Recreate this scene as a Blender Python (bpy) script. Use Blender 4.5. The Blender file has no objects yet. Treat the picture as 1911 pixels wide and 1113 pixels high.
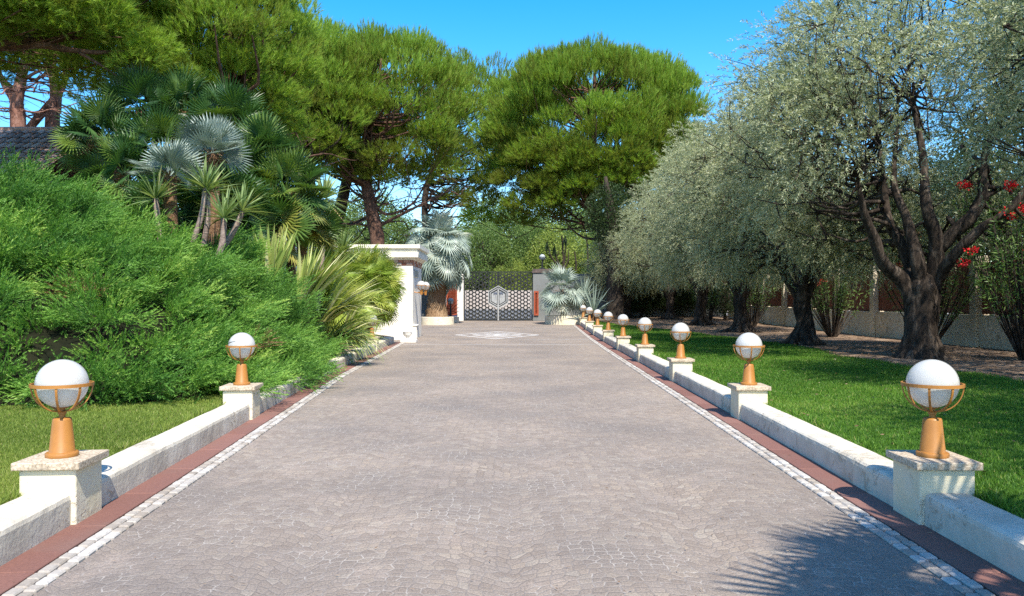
import bpy, bmesh, math, random
import numpy as np
from mathutils import Vector, Matrix

# ------------------------------------------------------------------ camera, sky, sun, exposure
scene = bpy.context.scene
COL = scene.collection
W, H = 1911.0, 1113.0
FPX = 1486.0            # focal length in photo pixels
CX, HY = 955.5, 562.0   # optical axis column, horizon row
EYE = 1.64

cam_d = bpy.data.cameras.new("camera")
cam_d.sensor_width = 36.0
cam_d.lens = FPX / W * 36.0
cam_d.shift_y = (HY - H / 2) / W
cam_d.clip_start = 0.05
cam_d.clip_end = 3000
cam = bpy.data.objects.new("camera", cam_d)
COL.objects.link(cam)
cam.location = (0, 0, EYE)
cam.rotation_euler = (math.radians(90), 0, 0)
scene.camera = cam

SUN_TRAVEL = Vector((-0.2, 0.75, -1.0)).normalized()
SUN_EL = math.asin(-SUN_TRAVEL.z)
SUN_AZ = math.atan2(-SUN_TRAVEL.x, -SUN_TRAVEL.y)
world = bpy.data.worlds.new("World")
scene.world = world
world.use_nodes = True
wn = world.node_tree
bg = wn.nodes["Background"]
sky = wn.nodes.new("ShaderNodeTexSky")
sky.sky_type = 'NISHITA'
sky.sun_disc = False
sky.sun_elevation = SUN_EL
sky.sun_rotation = SUN_AZ
sky.ozone_density = 2.0
sky.dust_density = 0.6
sky.air_density = 1.0
hs = wn.nodes.new("ShaderNodeHueSaturation")
hs.inputs['Saturation'].default_value = 1.5
wn.links.new(sky.outputs[0], hs.inputs['Color'])
wn.links.new(hs.outputs[0], bg.inputs['Color'])
bg.inputs['Strength'].default_value = 0.15

sun_d = bpy.data.lights.new("sun", 'SUN')
sun_d.energy = 4.0
sun_d.angle = math.radians(0.5)
sun_d.color = (1.0, 0.93, 0.82)
sun = bpy.data.objects.new("sun", sun_d)
COL.objects.link(sun)
sun.location = (5, -20, 30)
sun.rotation_euler = SUN_TRAVEL.to_track_quat('-Z', 'Y').to_euler()

scene.view_settings.view_transform = 'Standard'
scene.view_settings.look = 'None'
scene.view_settings.gamma = 1
scene.view_settings.exposure = 1.15
scene.cycles.max_bounces = 8
scene.cycles.diffuse_bounces = 4
scene.cycles.transmission_bounces = 6
scene.cycles.use_denoising = False

# ------------------------------------------------------------------ helpers
rng = np.random.default_rng(11)
random.seed(5)


def sstep(t):
    t = np.clip(t, 0, 1)
    return t * t * (3 - 2 * t)


def g(y):
    """height of the drive: level, then rising a little towards the gate"""
    y = np.asarray(y, float)
    t = np.clip((y - 25) / 29.0, 0, 1)
    return 0.35 * t * t


def P(px, py, d):
    """point seen at photo pixel (px,py) standing d metres away"""
    return np.array([(px - CX) * d / FPX, d, EYE + (HY - py) * d / FPX])


def nrm(v):
    return v / np.maximum(np.linalg.norm(v, axis=-1, keepdims=True), 1e-9)


def unit_rand(n, r=rng):
    return nrm(r.normal(size=(n, 3)))


def snoise(p, s=1.0, seed=0):
    """cheap smooth noise in about -1..1"""
    p = np.asarray(p, float) * s
    r = np.random.default_rng(100 + seed)
    out = np.zeros(p.shape[0])
    for k in range(6):
        w = r.normal(size=3) * (1.0 + 0.45 * k)
        out += np.sin(p @ w + r.uniform(0, 6.28)) / (1 + 0.35 * k)
    return out / 2.6


class MB:
    def __init__(self):
        self.V = []; self.F = []; self.T = []; self.n = 0; self.M = []

    def add(self, V, F, tint=0.5, mi=0):
        V = np.asarray(V, np.float32).reshape(-1, 3)
        F = np.asarray(F, np.int32)
        self.V.append(V)
        self.F.append(F + self.n)
        self.M.append(np.full(len(F), mi, np.int32))
        t = np.asarray(tint, np.float32)
        self.T.append(np.full(len(V), float(t), np.float32) if t.ndim == 0 else t)
        self.n += len(V)
        return self

    def addl(self, VF, tint=0.5, mi=0):
        """V plus a list of faces of mixed size"""
        V, F = VF
        by = {}
        for f in F:
            by.setdefault(len(f), []).append(f)
        first = True
        base = self.n
        for k, fs in by.items():
            if first:
                self.add(V, fs, tint, mi); first = False
            else:
                self.F.append(np.asarray(fs, np.int32) + base)
                self.M.append(np.full(len(fs), mi, np.int32))
        return self

    def build(self, name, mats, parent=None, smooth=False, kind=None):
        V = np.concatenate(self.V)
        if parent is not None:
            q = parent
            while q is not None:
                V = V - np.array(q.location, np.float32); q = q.parent
        me = bpy.data.meshes.new(name)
        me.vertices.add(len(V))
        me.vertices.foreach_set('co', V.astype(np.float32).ravel())
        loops = np.concatenate([f.ravel() for f in self.F])
        tot = np.concatenate([np.full(len(f), f.shape[1], np.int32) for f in self.F])
        st = np.concatenate([[0], np.cumsum(tot)[:-1]]).astype(np.int32)
        me.loops.add(len(loops))
        me.loops.foreach_set('vertex_index', loops.astype(np.int32))
        me.polygons.add(len(tot))
        me.polygons.foreach_set('loop_start', st)
        me.polygons.foreach_set('material_index', np.concatenate(self.M))
        if smooth:
            me.polygons.foreach_set('use_smooth', np.ones(len(tot), bool))
        else:
            me.polygons.foreach_set('use_smooth', np.zeros(len(tot), bool))
        a = me.attributes.new('tint', 'FLOAT', 'POINT')
        a.data.foreach_set('value', np.concatenate(self.T).astype(np.float32))
        me.update(calc_edges=True)
        for m in (mats if isinstance(mats, (list, tuple)) else [mats]):
            me.materials.append(m)
        o = bpy.data.objects.new(name, me)
        COL.objects.link(o)
        if parent is not None:
            o.parent = parent
        if kind:
            o['kind'] = kind
        return o


def thing(name, label, cat, loc=(0, 0, 0), group=None):
    o = bpy.data.objects.new(name, None)
    COL.objects.link(o)
    o.location = [float(c) for c in loc]
    o.empty_display_size = 0.2
    o['label'] = label; o['category'] = cat
    if group: o['group'] = group
    return o


def tag(o, label, cat, group=None):
    o['label'] = label; o['category'] = cat
    if group: o['group'] = group
    return o


def dup(root, loc, rotz=0.0, scale=1.0, label=None):
    r = root.copy(); COL.objects.link(r)
    r.location = [float(c) for c in loc]
    r.rotation_euler = (0, 0, rotz)
    r.scale = (scale,) * 3 if np.isscalar(scale) else scale
    if label: r['label'] = label
    for ch in list(root.children):
        c = ch.copy(); COL.objects.link(c); c.parent = r
        for gg in ch.children:
            d = gg.copy(); COL.objects.link(d); d.parent = c
    return r


def bm_arrays(bm):
    bm.verts.ensure_lookup_table()
    V = np.array([v.co[:] for v in bm.verts], np.float32)
    F = [[v.index for v in f.verts] for f in bm.faces]
    bm.free()
    return V, F


def box(c, s, bev=0.0, rot=0.0, seg=2, taper=None):
    """box with centre c, size s, bevelled, turned about z"""
    bm = bmesh.new()
    bmesh.ops.create_cube(bm, size=1.0)
    for v in bm.verts:
        v.co.x *= s[0]; v.co.y *= s[1]; v.co.z *= s[2]
    if bev > 0:
        bmesh.ops.bevel(bm, geom=list(bm.edges), offset=bev, segments=seg, affect='EDGES', profile=0.5)
    bm.verts.index_update()
    V, F = bm_arrays(bm)
    cr, sr = math.cos(rot), math.sin(rot)
    X = V[:, 0] * cr - V[:, 1] * sr; Y = V[:, 0] * sr + V[:, 1] * cr
    V = np.stack([X, Y, V[:, 2]], 1) + np.array(c)
    return V, F


def lathe(prof, n=24, c=(0, 0, 0)):
    prof = np.array(prof, float)
    a = np.linspace(0, 2 * math.pi, n, endpoint=False)
    m = len(prof)
    V = np.zeros((m, n, 3))
    V[:, :, 0] = prof[:, 0:1] * np.cos(a); V[:, :, 1] = prof[:, 0:1] * np.sin(a); V[:, :, 2] = prof[:, 1:2]
    V = V.reshape(-1, 3) + np.array(c)
    F = []
    for i in range(m - 1):
        for j in range(n):
            k = (j + 1) % n
            F.append([i * n + j, i * n + k, (i + 1) * n + k, (i + 1) * n + j])
    return V, F


def catmull(pts, k=6):
    pts = np.array(pts, float)
    if len(pts) < 3:
        t = np.linspace(0, 1, k + 1)[:, None]
        return pts[0] * (1 - t) + pts[-1] * t
    p = np.vstack([2 * pts[0] - pts[1], pts, 2 * pts[-1] - pts[-2]])
    out = []
    for i in range(1, len(p) - 2):
        for t in np.linspace(0, 1, k, endpoint=False):
            a, b, c, d = p[i - 1], p[i], p[i + 1], p[i + 2]
            out.append(0.5 * ((2 * b) + (-a + c) * t + (2 * a - 5 * b + 4 * c - d) * t * t + (-a + 3 * b - 3 * c + d) * t ** 3))
    out.append(pts[-1])
    return np.array(out)


def tube(mb, pts, rad, n=8, k=5, lump=0.0, tint=0.5, seed=0, cap=True, flute=0.0):
    pts = np.array(pts, float)
    rr = np.array(rad, float)
    path = catmull(pts, k) if k > 1 else pts
    m = len(path)
    R = np.interp(np.linspace(0, 1, m), np.linspace(0, 1, len(rr)), rr)
    T = np.gradient(path, axis=0); T = nrm(T)
    ref = np.array([0.31, 0.95, 0.1]) if abs(T[0][2]) > 0.7 else np.array([0.05, 0.1, 1.0])
    U = np.zeros_like(T)
    u = ref - T[0] * (ref @ T[0]); u /= np.linalg.norm(u)
    for i in range(m):
        u = u - T[i] * (u @ T[i]); u /= max(np.linalg.norm(u), 1e-6); U[i] = u
    Vv = np.cross(T, U)
    a = np.linspace(0, 2 * math.pi, n, endpoint=False)
    rad2 = R[:, None] * np.ones(n)[None]
    if flute > 0:
        tw = np.linspace(0, 1.3, m)[:, None]
        rad2 = rad2 * (1 + flute * np.sin(a[None] * 3 + tw * 2 + seed) + flute * 0.7 * np.sin(a[None] * 5 - tw * 3 + seed * 1.7))
    ring = path[:, None, :] + rad2[..., None] * (np.cos(a)[None, :, None] * U[:, None, :] + np.sin(a)[None, :, None] * Vv[:, None, :])
    if lump > 0:
        q = ring.reshape(-1, 3)
        nz = snoise(q, 3.2, seed) * 0.6 + snoise(q, 8.0, seed + 1) * 0.4
        ring = path[:, None, :] + (ring - path[:, None, :]) * (1 + lump * nz.reshape(m, n))[..., None]
    V = ring.reshape(-1, 3)
    i = np.arange(m - 1)[:, None]; j = np.arange(n)[None]; kx = (j + 1) % n
    F = np.stack([i * n + j, i * n + kx, (i + 1) * n + kx, (i + 1) * n + j], -1).reshape(-1, 4)
    if np.ndim(tint) == 0 or len(np.atleast_1d(tint)) == 1:
        tt = float(np.atleast_1d(tint)[0])
    else:
        tt = tint
    mb.add(V, F, tt)
    if cap:
        e = np.array([list(range((m - 1) * n, m * n))])
        mb.F.append(e.astype(np.int32) + (mb.n - len(V))); mb.M.append(np.zeros(1, np.int32))


def kites(mb, C, D, L, Wd, tint, mid=0.45, S=None, r=rng):
    """leaf-sized four-cornered blades: base C, direction D"""
    n = len(C)
    D = nrm(D)
    if S is None:
        S = np.cross(D, unit_rand(n, r))
    S = nrm(S)
    L = np.broadcast_to(L, (n,))[:, None]; Wd = np.broadcast_to(Wd, (n,))[:, None]
    V = np.stack([C, C + D * L * mid + S * Wd * .5, C + D * L, C + D * L * mid - S * Wd * .5], 1)
    F = np.arange(n * 4).reshape(n, 4)
    t = np.repeat(np.broadcast_to(tint, (n,)), 4)
    mb.add(V, F, t)


def needles(mb, C, D, L, Wd, tint, r=rng):
    n = len(C)
    D = nrm(D); S = nrm(np.cross(D, unit_rand(n, r)))
    L = np.broadcast_to(L, (n,))[:, None]; Wd = np.broadcast_to(Wd, (n,))[:, None]
    V = np.stack([C + S * Wd * .5, C + D * L, C - S * Wd * .5], 1)
    mb.add(V, np.arange(n * 3).reshape(n, 3), np.repeat(np.broadcast_to(tint, (n,)), 3))


def straps(mb, B, D, L, Wd, droop, tint, nseg=5, keel=0.0, base_w=0.5, r=rng):
    """sword leaves that bend under their own weight"""
    n = len(B)
    D = nrm(D)
    up = np.array([0, 0, 1.0])
    S = np.cross(D, up + r.normal(size=(n, 3)) * 0.25); S = nrm(S)
    L = np.broadcast_to(L, (n,)); Wd = np.broadcast_to(Wd, (n,)); droop = np.broadcast_to(droop, (n,))
    t = np.linspace(0, 1, nseg + 1)
    wprof = np.interp(t, [0, .25, .6, 1], [base_w, 1, .8, 0.04])
    ctr = B[:, None] + D[:, None] * (L[:, None] * t)[..., None] - up * (droop[:, None] * L[:, None] * t * t)[..., None]
    half = S[:, None] * (Wd[:, None] * .5 * wprof)[..., None]
    V = np.stack([ctr - half, ctr + half], 2).reshape(n, -1, 3)
    m = (nseg + 1) * 2
    f1 = np.array([[2 * i, 2 * i + 1, 2 * i + 3, 2 * i + 2] for i in range(nseg)])
    F = (np.arange(n)[:, None, None] * m + f1[None]).reshape(-1, 4)
    mb.add(V.reshape(-1, 3), F, np.repeat(np.broadcast_to(tint, (n,)), m))


# ------------------------------------------------------------------ materials
def new_mat(name):
    m = bpy.data.materials.new(name); m.use_nodes = True
    nt = m.node_tree
    for nd in list(nt.nodes): nt.nodes.remove(nd)
    out = nt.nodes.new('ShaderNodeOutputMaterial')
    return m, nt, out


def ramp(nt, stops, fac=None, interp='LINEAR'):
    n = nt.nodes.new('ShaderNodeValToRGB')
    e = n.color_ramp.elements
    n.color_ramp.interpolation = interp
    while len(e) < len(stops): e.new(0.5)
    for el, (p, c) in zip(e, stops):
        el.position = p; el.color = (*c, 1) if len(c) == 3 else c
    if fac is not None: nt.links.new(fac, n.inputs[0])
    return n


def noise(nt, scale, detail=4, rough=0.55, coord=None, kind='Object', dist=0.0):
    n = nt.nodes.new('ShaderNodeTexNoise')
    n.inputs['Scale'].default_value = scale
    n.inputs['Detail'].default_value = detail
    n.inputs['Roughness'].default_value = rough
    n.inputs['Distortion'].default_value = dist
    if coord is None:
        tc = nt.nodes.new('ShaderNodeTexCoord'); coord = tc.outputs[kind]
    nt.links.new(coord, n.inputs['Vector'])
    return n


def mathn(nt, op, a, b=None, c=None):
    n = nt.nodes.new('ShaderNodeMath'); n.operation = op
    for i, x in enumerate((a, b, c)):
        if x is None: continue
        if isinstance(x, (int, float)): n.inputs[i].default_value = x
        else: nt.links.new(x, n.inputs[i])
    return n.outputs[0]


def mixc(nt, fac, a, b, mode='MIX'):
    n = nt.nodes.new('ShaderNodeMix'); n.data_type = 'RGBA'; n.blend_type = mode
    for sock, x in ((n.inputs[0], fac), (n.inputs[6], a), (n.inputs[7], b)):
        if isinstance(x, (int, float)): sock.default_value = x
        elif isinstance(x, tuple): sock.default_value = (*x, 1)
        else: nt.links.new(x, sock)
    return n.outputs[2]


def leaf_mat(name, stops, trans=0.35, rough=0.5, spec=0.25, trans_tint=(1.25, 1.25, 0.6)):
    m, nt, out = new_mat(name)
    at = nt.nodes.new('ShaderNodeAttribute'); at.attribute_name = 'tint'
    r = ramp(nt, stops, at.outputs['Fac'])
    p = nt.nodes.new('ShaderNodeBsdfPrincipled')
    p.inputs['Roughness'].default_value = rough
    p.inputs['Specular IOR Level'].default_value = spec
    nt.links.new(r.outputs[0], p.inputs['Base Color'])
    tr = nt.nodes.new('ShaderNodeBsdfTranslucent')
    c2 = mixc(nt, 1.0, r.outputs[0], trans_tint, 'MULTIPLY')
    nt.links.new(c2, tr.inputs['Color'])
    mx = nt.nodes.new('ShaderNodeMixShader'); mx.inputs[0].default_value = trans
    nt.links.new(p.outputs[0], mx.inputs[1]); nt.links.new(tr.outputs[0], mx.inputs[2])
    nt.links.new(mx.outputs[0], out.inputs[0])
    return m


def surf_mat(name, stops, scale=8, detail=5, rough=0.8, bump=0.3, bscale=None, spec=0.3, bdist=0.01, second=None, metal=0.0, kind='Object', pits=None):
    """noise-coloured surface with a bump; second = (scale, colour, low, high) a worn patch layer"""
    m, nt, out = new_mat(name)
    tc = nt.nodes.new('ShaderNodeTexCoord')
    n = noise(nt, scale, detail, coord=tc.outputs[kind])
    col = ramp(nt, stops, n.outputs[0]).outputs[0]
    if second:
        n2 = noise(nt, second[0], 4, coord=tc.outputs[kind])
        f = ramp(nt, [(second[2], (0, 0, 0)), (second[3], (1, 1, 1))], n2.outputs[0])
        col = mixc(nt, f.outputs[0], col, second[1])
    pit = None
    if pits:      # chipped spots and scuffs in the plaster: (scale, colour, threshold)
        n4 = noise(nt, pits[0], 5, .7, coord=tc.outputs[kind], dist=.6)
        n5 = noise(nt, 1.1, 3, .5, coord=tc.outputs[kind])
        pit = ramp(nt, [(pits[2], (0, 0, 0)), (pits[2] + .05, (1, 1, 1))], mathn(nt, 'ADD', mathn(nt, 'MULTIPLY', n4.outputs[0], .62), mathn(nt, 'MULTIPLY', n5.outputs[0], .38))).outputs[0]
        col = mixc(nt, mathn(nt, 'MULTIPLY', pit, .75), col, pits[1])
    p = nt.nodes.new('ShaderNodeBsdfPrincipled')
    p.inputs['Roughness'].default_value = rough
    p.inputs['Specular IOR Level'].default_value = spec
    p.inputs['Metallic'].default_value = metal
    nt.links.new(col, p.inputs['Base Color'])
    if bump > 0:
        n3 = noise(nt, bscale or scale * 3, 6, 0.65, coord=tc.outputs[kind])
        b = nt.nodes.new('ShaderNodeBump'); b.inputs['Strength'].default_value = bump; b.inputs['Distance'].default_value = bdist
        hgt = n3.outputs[0] if pit is None else mathn(nt, 'SUBTRACT', n3.outputs[0], mathn(nt, 'MULTIPLY', pit, .7))
        nt.links.new(hgt, b.inputs['Height']); nt.links.new(b.outputs[0], p.inputs['Normal'])
    nt.links.new(p.outputs[0], out.inputs[0])
    return m


def bark_mat(name, a, b, c, sx=9.0, sz=2.2, bump=0.9, bd=0.05):
    m, nt, out = new_mat(name)
    tc = nt.nodes.new('ShaderNodeTexCoord')
    mp = nt.nodes.new('ShaderNodeMapping'); mp.inputs['Scale'].default_value = (sx, sx, sz)
    nt.links.new(tc.outputs['Object'], mp.inputs[0])
    n = noise(nt, 1.0, 8, 0.7, coord=mp.outputs[0], dist=0.8)
    n2 = noise(nt, 1.3, 3, coord=tc.outputs['Object'])
    f = mathn(nt, 'ADD', mathn(nt, 'MULTIPLY', n.outputs[0], 0.75), mathn(nt, 'MULTIPLY', n2.outputs[0], 0.25))
    r = ramp(nt, [(0.33, a), (0.5, b), (0.68, c)], f)
    p = nt.nodes.new('ShaderNodeBsdfPrincipled'); p.inputs['Roughness'].default_value = 0.9
    p.inputs['Specular IOR Level'].default_value = 0.15
    nt.links.new(r.outputs[0], p.inputs['Base Color'])
    bp = nt.nodes.new('ShaderNodeBump'); bp.inputs['Strength'].default_value = bump; bp.inputs['Distance'].default_value = bd
    nt.links.new(n.outputs[0], bp.inputs['Height']); nt.links.new(bp.outputs[0], p.inputs['Normal'])
    nt.links.new(p.outputs[0], out.inputs[0])
    return m


M = {}
M['olive_leaf'] = leaf_mat('olive_leaf', [(0, (.10, .12, .05)), (.45, (.315, .345, .19)), (.8, (.46, .49, .31)), (1, (.56, .58, .40))], .38, .45, .4, (1.1, 1.15, .7))
M['pine_needle'] = leaf_mat('pine_needle', [(0, (.095, .105, .02)), (.35, (.19, .23, .034)), (.7, (.22, .36, .045)), (1, (.36, .49, .08))], .48, .55, .2)
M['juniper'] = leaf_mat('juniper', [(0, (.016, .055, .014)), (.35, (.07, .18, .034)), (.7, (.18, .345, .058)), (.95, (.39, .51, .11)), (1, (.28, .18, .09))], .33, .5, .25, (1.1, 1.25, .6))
M['fan_green'] = leaf_mat('fan_green', [(0, (.018, .05, .02)), (.5, (.05, .12, .03)), (.8, (.15, .22, .035)), (1, (.30, .27, .065))], .3, .4, .4)
M['fan_yellow'] = leaf_mat('fan_yellow', [(0, (.065, .13, .025)), (.5, (.22, .32, .045)), (1, (.42, .45, .10))], .3, .4, .4)
M['fan_silver'] = leaf_mat('fan_silver', [(0, (.09, .12, .095)), (.5, (.24, .30, .245)), (.85, (.38, .44, .37)), (1, (.42, .40, .28))], .2, .45, .4, (1, 1.1, .9))
M['yucca'] = leaf_mat('yucca_leaf', [(0, (.04, .085, .025)), (.5, (.17, .25, .08)), (.85, (.36, .42, .18)), (1, (.45, .33, .16))], .2, .4, .4)
M['flax'] = leaf_mat('flax_leaf', [(0, (.08, .15, .035)), (.4, (.21, .31, .06)), (.75, (.42, .47, .15)), (1, (.60, .58, .32))], .25, .4, .4)
M['oleander'] = leaf_mat('oleander_leaf', [(0, (.04, .09, .025)), (.5, (.11, .21, .05)), (1, (.25, .33, .10))], .3, .4, .4)
M['red_petal'] = leaf_mat('red_petal', [(0, (.35, .008, .012)), (1, (.78, .03, .035))], .3, .5, .2, (1, 1, 1))
M['broad_leaf'] = leaf_mat('broad_leaf', [(0, (.04, .075, .02)), (.5, (.12, .19, .045)), (1, (.26, .34, .09))], .35, .5, .25)
M['light_leaf'] = leaf_mat('light_leaf', [(0, (.09, .13, .02)), (.5, (.21, .27, .045)), (1, (.36, .40, .09))], .35, .5, .25)
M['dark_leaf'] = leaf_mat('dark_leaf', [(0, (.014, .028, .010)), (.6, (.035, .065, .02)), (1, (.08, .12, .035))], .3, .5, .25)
M['lawn_blade'] = leaf_mat('lawn_blade', [(0, (.035, .09, .012)), (.5, (.085, .19, .02)), (.9, (.16, .29, .035)), (1, (.30, .30, .10))], .35, .5, .2)
M['lawn_blade_dry'] = leaf_mat('lawn_blade_dry', [(0, (.07, .115, .02)), (.5, (.165, .235, .04)), (.9, (.29, .35, .07)), (1, (.36, .33, .14))], .35, .5, .2)
M['olive_bark'] = bark_mat('olive_bark', (.008, .006, .005), (.042, .032, .025), (.17, .135, .105), 7.0, 1.6, 1.0, .07)
M['pine_bark'] = bark_mat('pine_bark', (.025, .014, .010), (.10, .055, .038), (.22, .125, .085), 7, 2.5)
M['pine_bark_red'] = bark_mat('pine_bark_red', (.05, .02, .013), (.20, .10, .07), (.36, .22, .17), 7, 2.5)
M['dark_bark'] = bark_mat('dark_bark', (.01, .008, .006), (.045, .034, .026), (.10, .08, .06))
M['palm_bark'] = bark_mat('palm_bark', (.045, .022, .012), (.17, .095, .05), (.34, .22, .13), 14, 16, .9, .04)
M['palm_fibre'] = bark_mat('palm_fibre', (.07, .04, .02), (.24, .15, .08), (.42, .31, .19), 18, 4, .9, .04)
M['yucca_bark'] = bark_mat('yucca_bark', (.07, .05, .04), (.24, .18, .15), (.40, .33, .28), 6, 14, .8, .02)

M['plaster'] = surf_mat('wall_plaster', [(.3, (.50, .45, .365)), (.7, (.60, .555, .465))], 3.0, 6, .88, .5, 13, .2, .02, second=(1.9, (.42, .375, .30), .50, .72), pits=(9, (.36, .31, .235), .56))
M['cream'] = surf_mat('pedestal_plaster', [(.3, (.60, .53, .36)), (.7, (.70, .64, .49))], 2.5, 6, .88, .5, 13, .2, .018, second=(2.3, (.58, .53, .43), .45, .7), pits=(8, (.44, .38, .27), .57))
M['granite'] = surf_mat('cap_granite', [(.30, (.20, .15, .10)), (.5, (.44, .36, .26)), (.68, (.60, .52, .41))], 60, 4, .7, .35, 120, .3, .004, second=(5, (.24, .20, .15), .55, .75))
M['bronze'] = surf_mat('ochre_paint', [(.3, (.30, .128, .026)), (.7, (.37, .165, .036))], 6, 3, .42, .06, 50, .4, .002, second=(5, (.27, .115, .028), .48, .72), pits=(16, (.20, .085, .03), .60))
M['white_wall'] = surf_mat('gatehouse_render', [(.3, (.66, .62, .54)), (.7, (.74, .71, .64))], 1.2, 4, .85, .25, 40, .2, .01)
M['cornice'] = surf_mat('cornice_stone', [(.3, (.70, .66, .53)), (.7, (.80, .77, .65))], 2, 4, .7, .1, 30, .3, .005)
M['grey_wall'] = surf_mat('grey_wall_render', [(.3, (.13, .138, .135)), (.7, (.19, .20, .195))], .8, 5, .85, .3, 20, .2, .01)  # base darkened to carry the tree shade on pillar and walls
M['fence_wall'] = surf_mat('fence_wall_render', [(.3, (.52, .44, .32)), (.7, (.66, .58, .45))], 1.4, 6, .9, .9, 14, .2, .03, second=(3.1, (.30, .25, .18), .55, .75))
M['red_wood'] = surf_mat('red_wood', [(.3, (.25, .05, .022)), (.7, (.34, .08, .035))], 5, 5, .55, .2, 30)
M['brown_slat'] = surf_mat('brown_slat', [(.3, (.15, .048, .030)), (.7, (.23, .085, .054))], 4, 5, .6, .2, 30)
M['gate_iron'] = surf_mat('gate_iron', [(.3, (.012, .014, .014)), (.7, (.028, .030, .030))], 6, 3, .45, .05, 40)
M['steel'] = surf_mat('gate_steel', [(.3, (.30, .30, .29)), (.7, (.42, .42, .405))], 6, 3, .4, .05, 40, metal=.3)
M['dark_steel'] = surf_mat('kick_plate', [(.3, (.09, .11, .16)), (.7, (.15, .17, .23))], 4, 3, .35, .05, 40)
M['dark_stone'] = surf_mat('dark_stone', [(.3, (.06, .045, .04)), (.7, (.13, .10, .09))], 6, 3, .8, .3, 40)
M['soil'] = surf_mat('soil', [(.3, (.10, .065, .042)), (.5, (.19, .13, .088)), (.7, (.32, .235, .17))], 6, 8, .95, .8, 40, .1, .03, second=(1.3, (.36, .27, .20), .5, .75))
M['verge'] = surf_mat('ground_cover', [(.3, (.05, .07, .025)), (.7, (.13, .12, .06))], 1.0, 8, .95, .8, 10, .1, .05)
M['turf'] = surf_mat('turf', [(.3, (.025, .07, .012)), (.7, (.055, .12, .02))], 3, 6, .95, .6, 60, .1, .02)
M['turf_dry'] = surf_mat('turf_dry', [(.3, (.06, .10, .02)), (.7, (.13, .17, .045))], 3, 6, .95, .6, 60, .1, .02)
M['juniper_core'] = surf_mat('juniper_core_shade', [(.3, (.005, .007, .003)), (.7, (.018, .019, .009))], 5, 5, .95, .8, 18, .1, .06)  # near-black base holds the shade deep inside the bush
M['asphalt'] = surf_mat('street', [(.3, (.24, .22, .20)), (.7, (.32, .30, .28))], 2, 5, .9, .2, 50)
M['street_wall'] = surf_mat('street_wall', [(.3, (.33, .285, .255)), (.7, (.44, .39, .355))], 1, 5, .9, .2, 20)


def globe_mat():
    m, nt, out = new_mat('opal_globe')
    n = noise(nt, 2.2, 4)
    r = ramp(nt, [(.3, (.64, .64, .61)), (.62, (.74, .74, .725))], n.outputs[0])
    p = nt.nodes.new('ShaderNodeBsdfPrincipled')
    p.inputs['Roughness'].default_value = .09
    p.inputs['Specular IOR Level'].default_value = .5
    nt.links.new(r.outputs[0], p.inputs['Base Color'])
    tr = nt.nodes.new('ShaderNodeBsdfTranslucent'); nt.links.new(r.outputs[0], tr.inputs['Color'])
    mx = nt.nodes.new('ShaderNodeMixShader'); mx.inputs[0].default_value = .45
    nt.links.new(p.outputs[0], mx.inputs[1]); nt.links.new(tr.outputs[0], mx.inputs[2])
    nt.links.new(mx.outputs[0], out.inputs[0])
    return m


M['globe'] = globe_mat()
M['smear'] = surf_mat('black_smear', [(.3, (.02, .02, .022)), (.7, (.06, .06, .065))], 20, 4, .7, 0)


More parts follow.
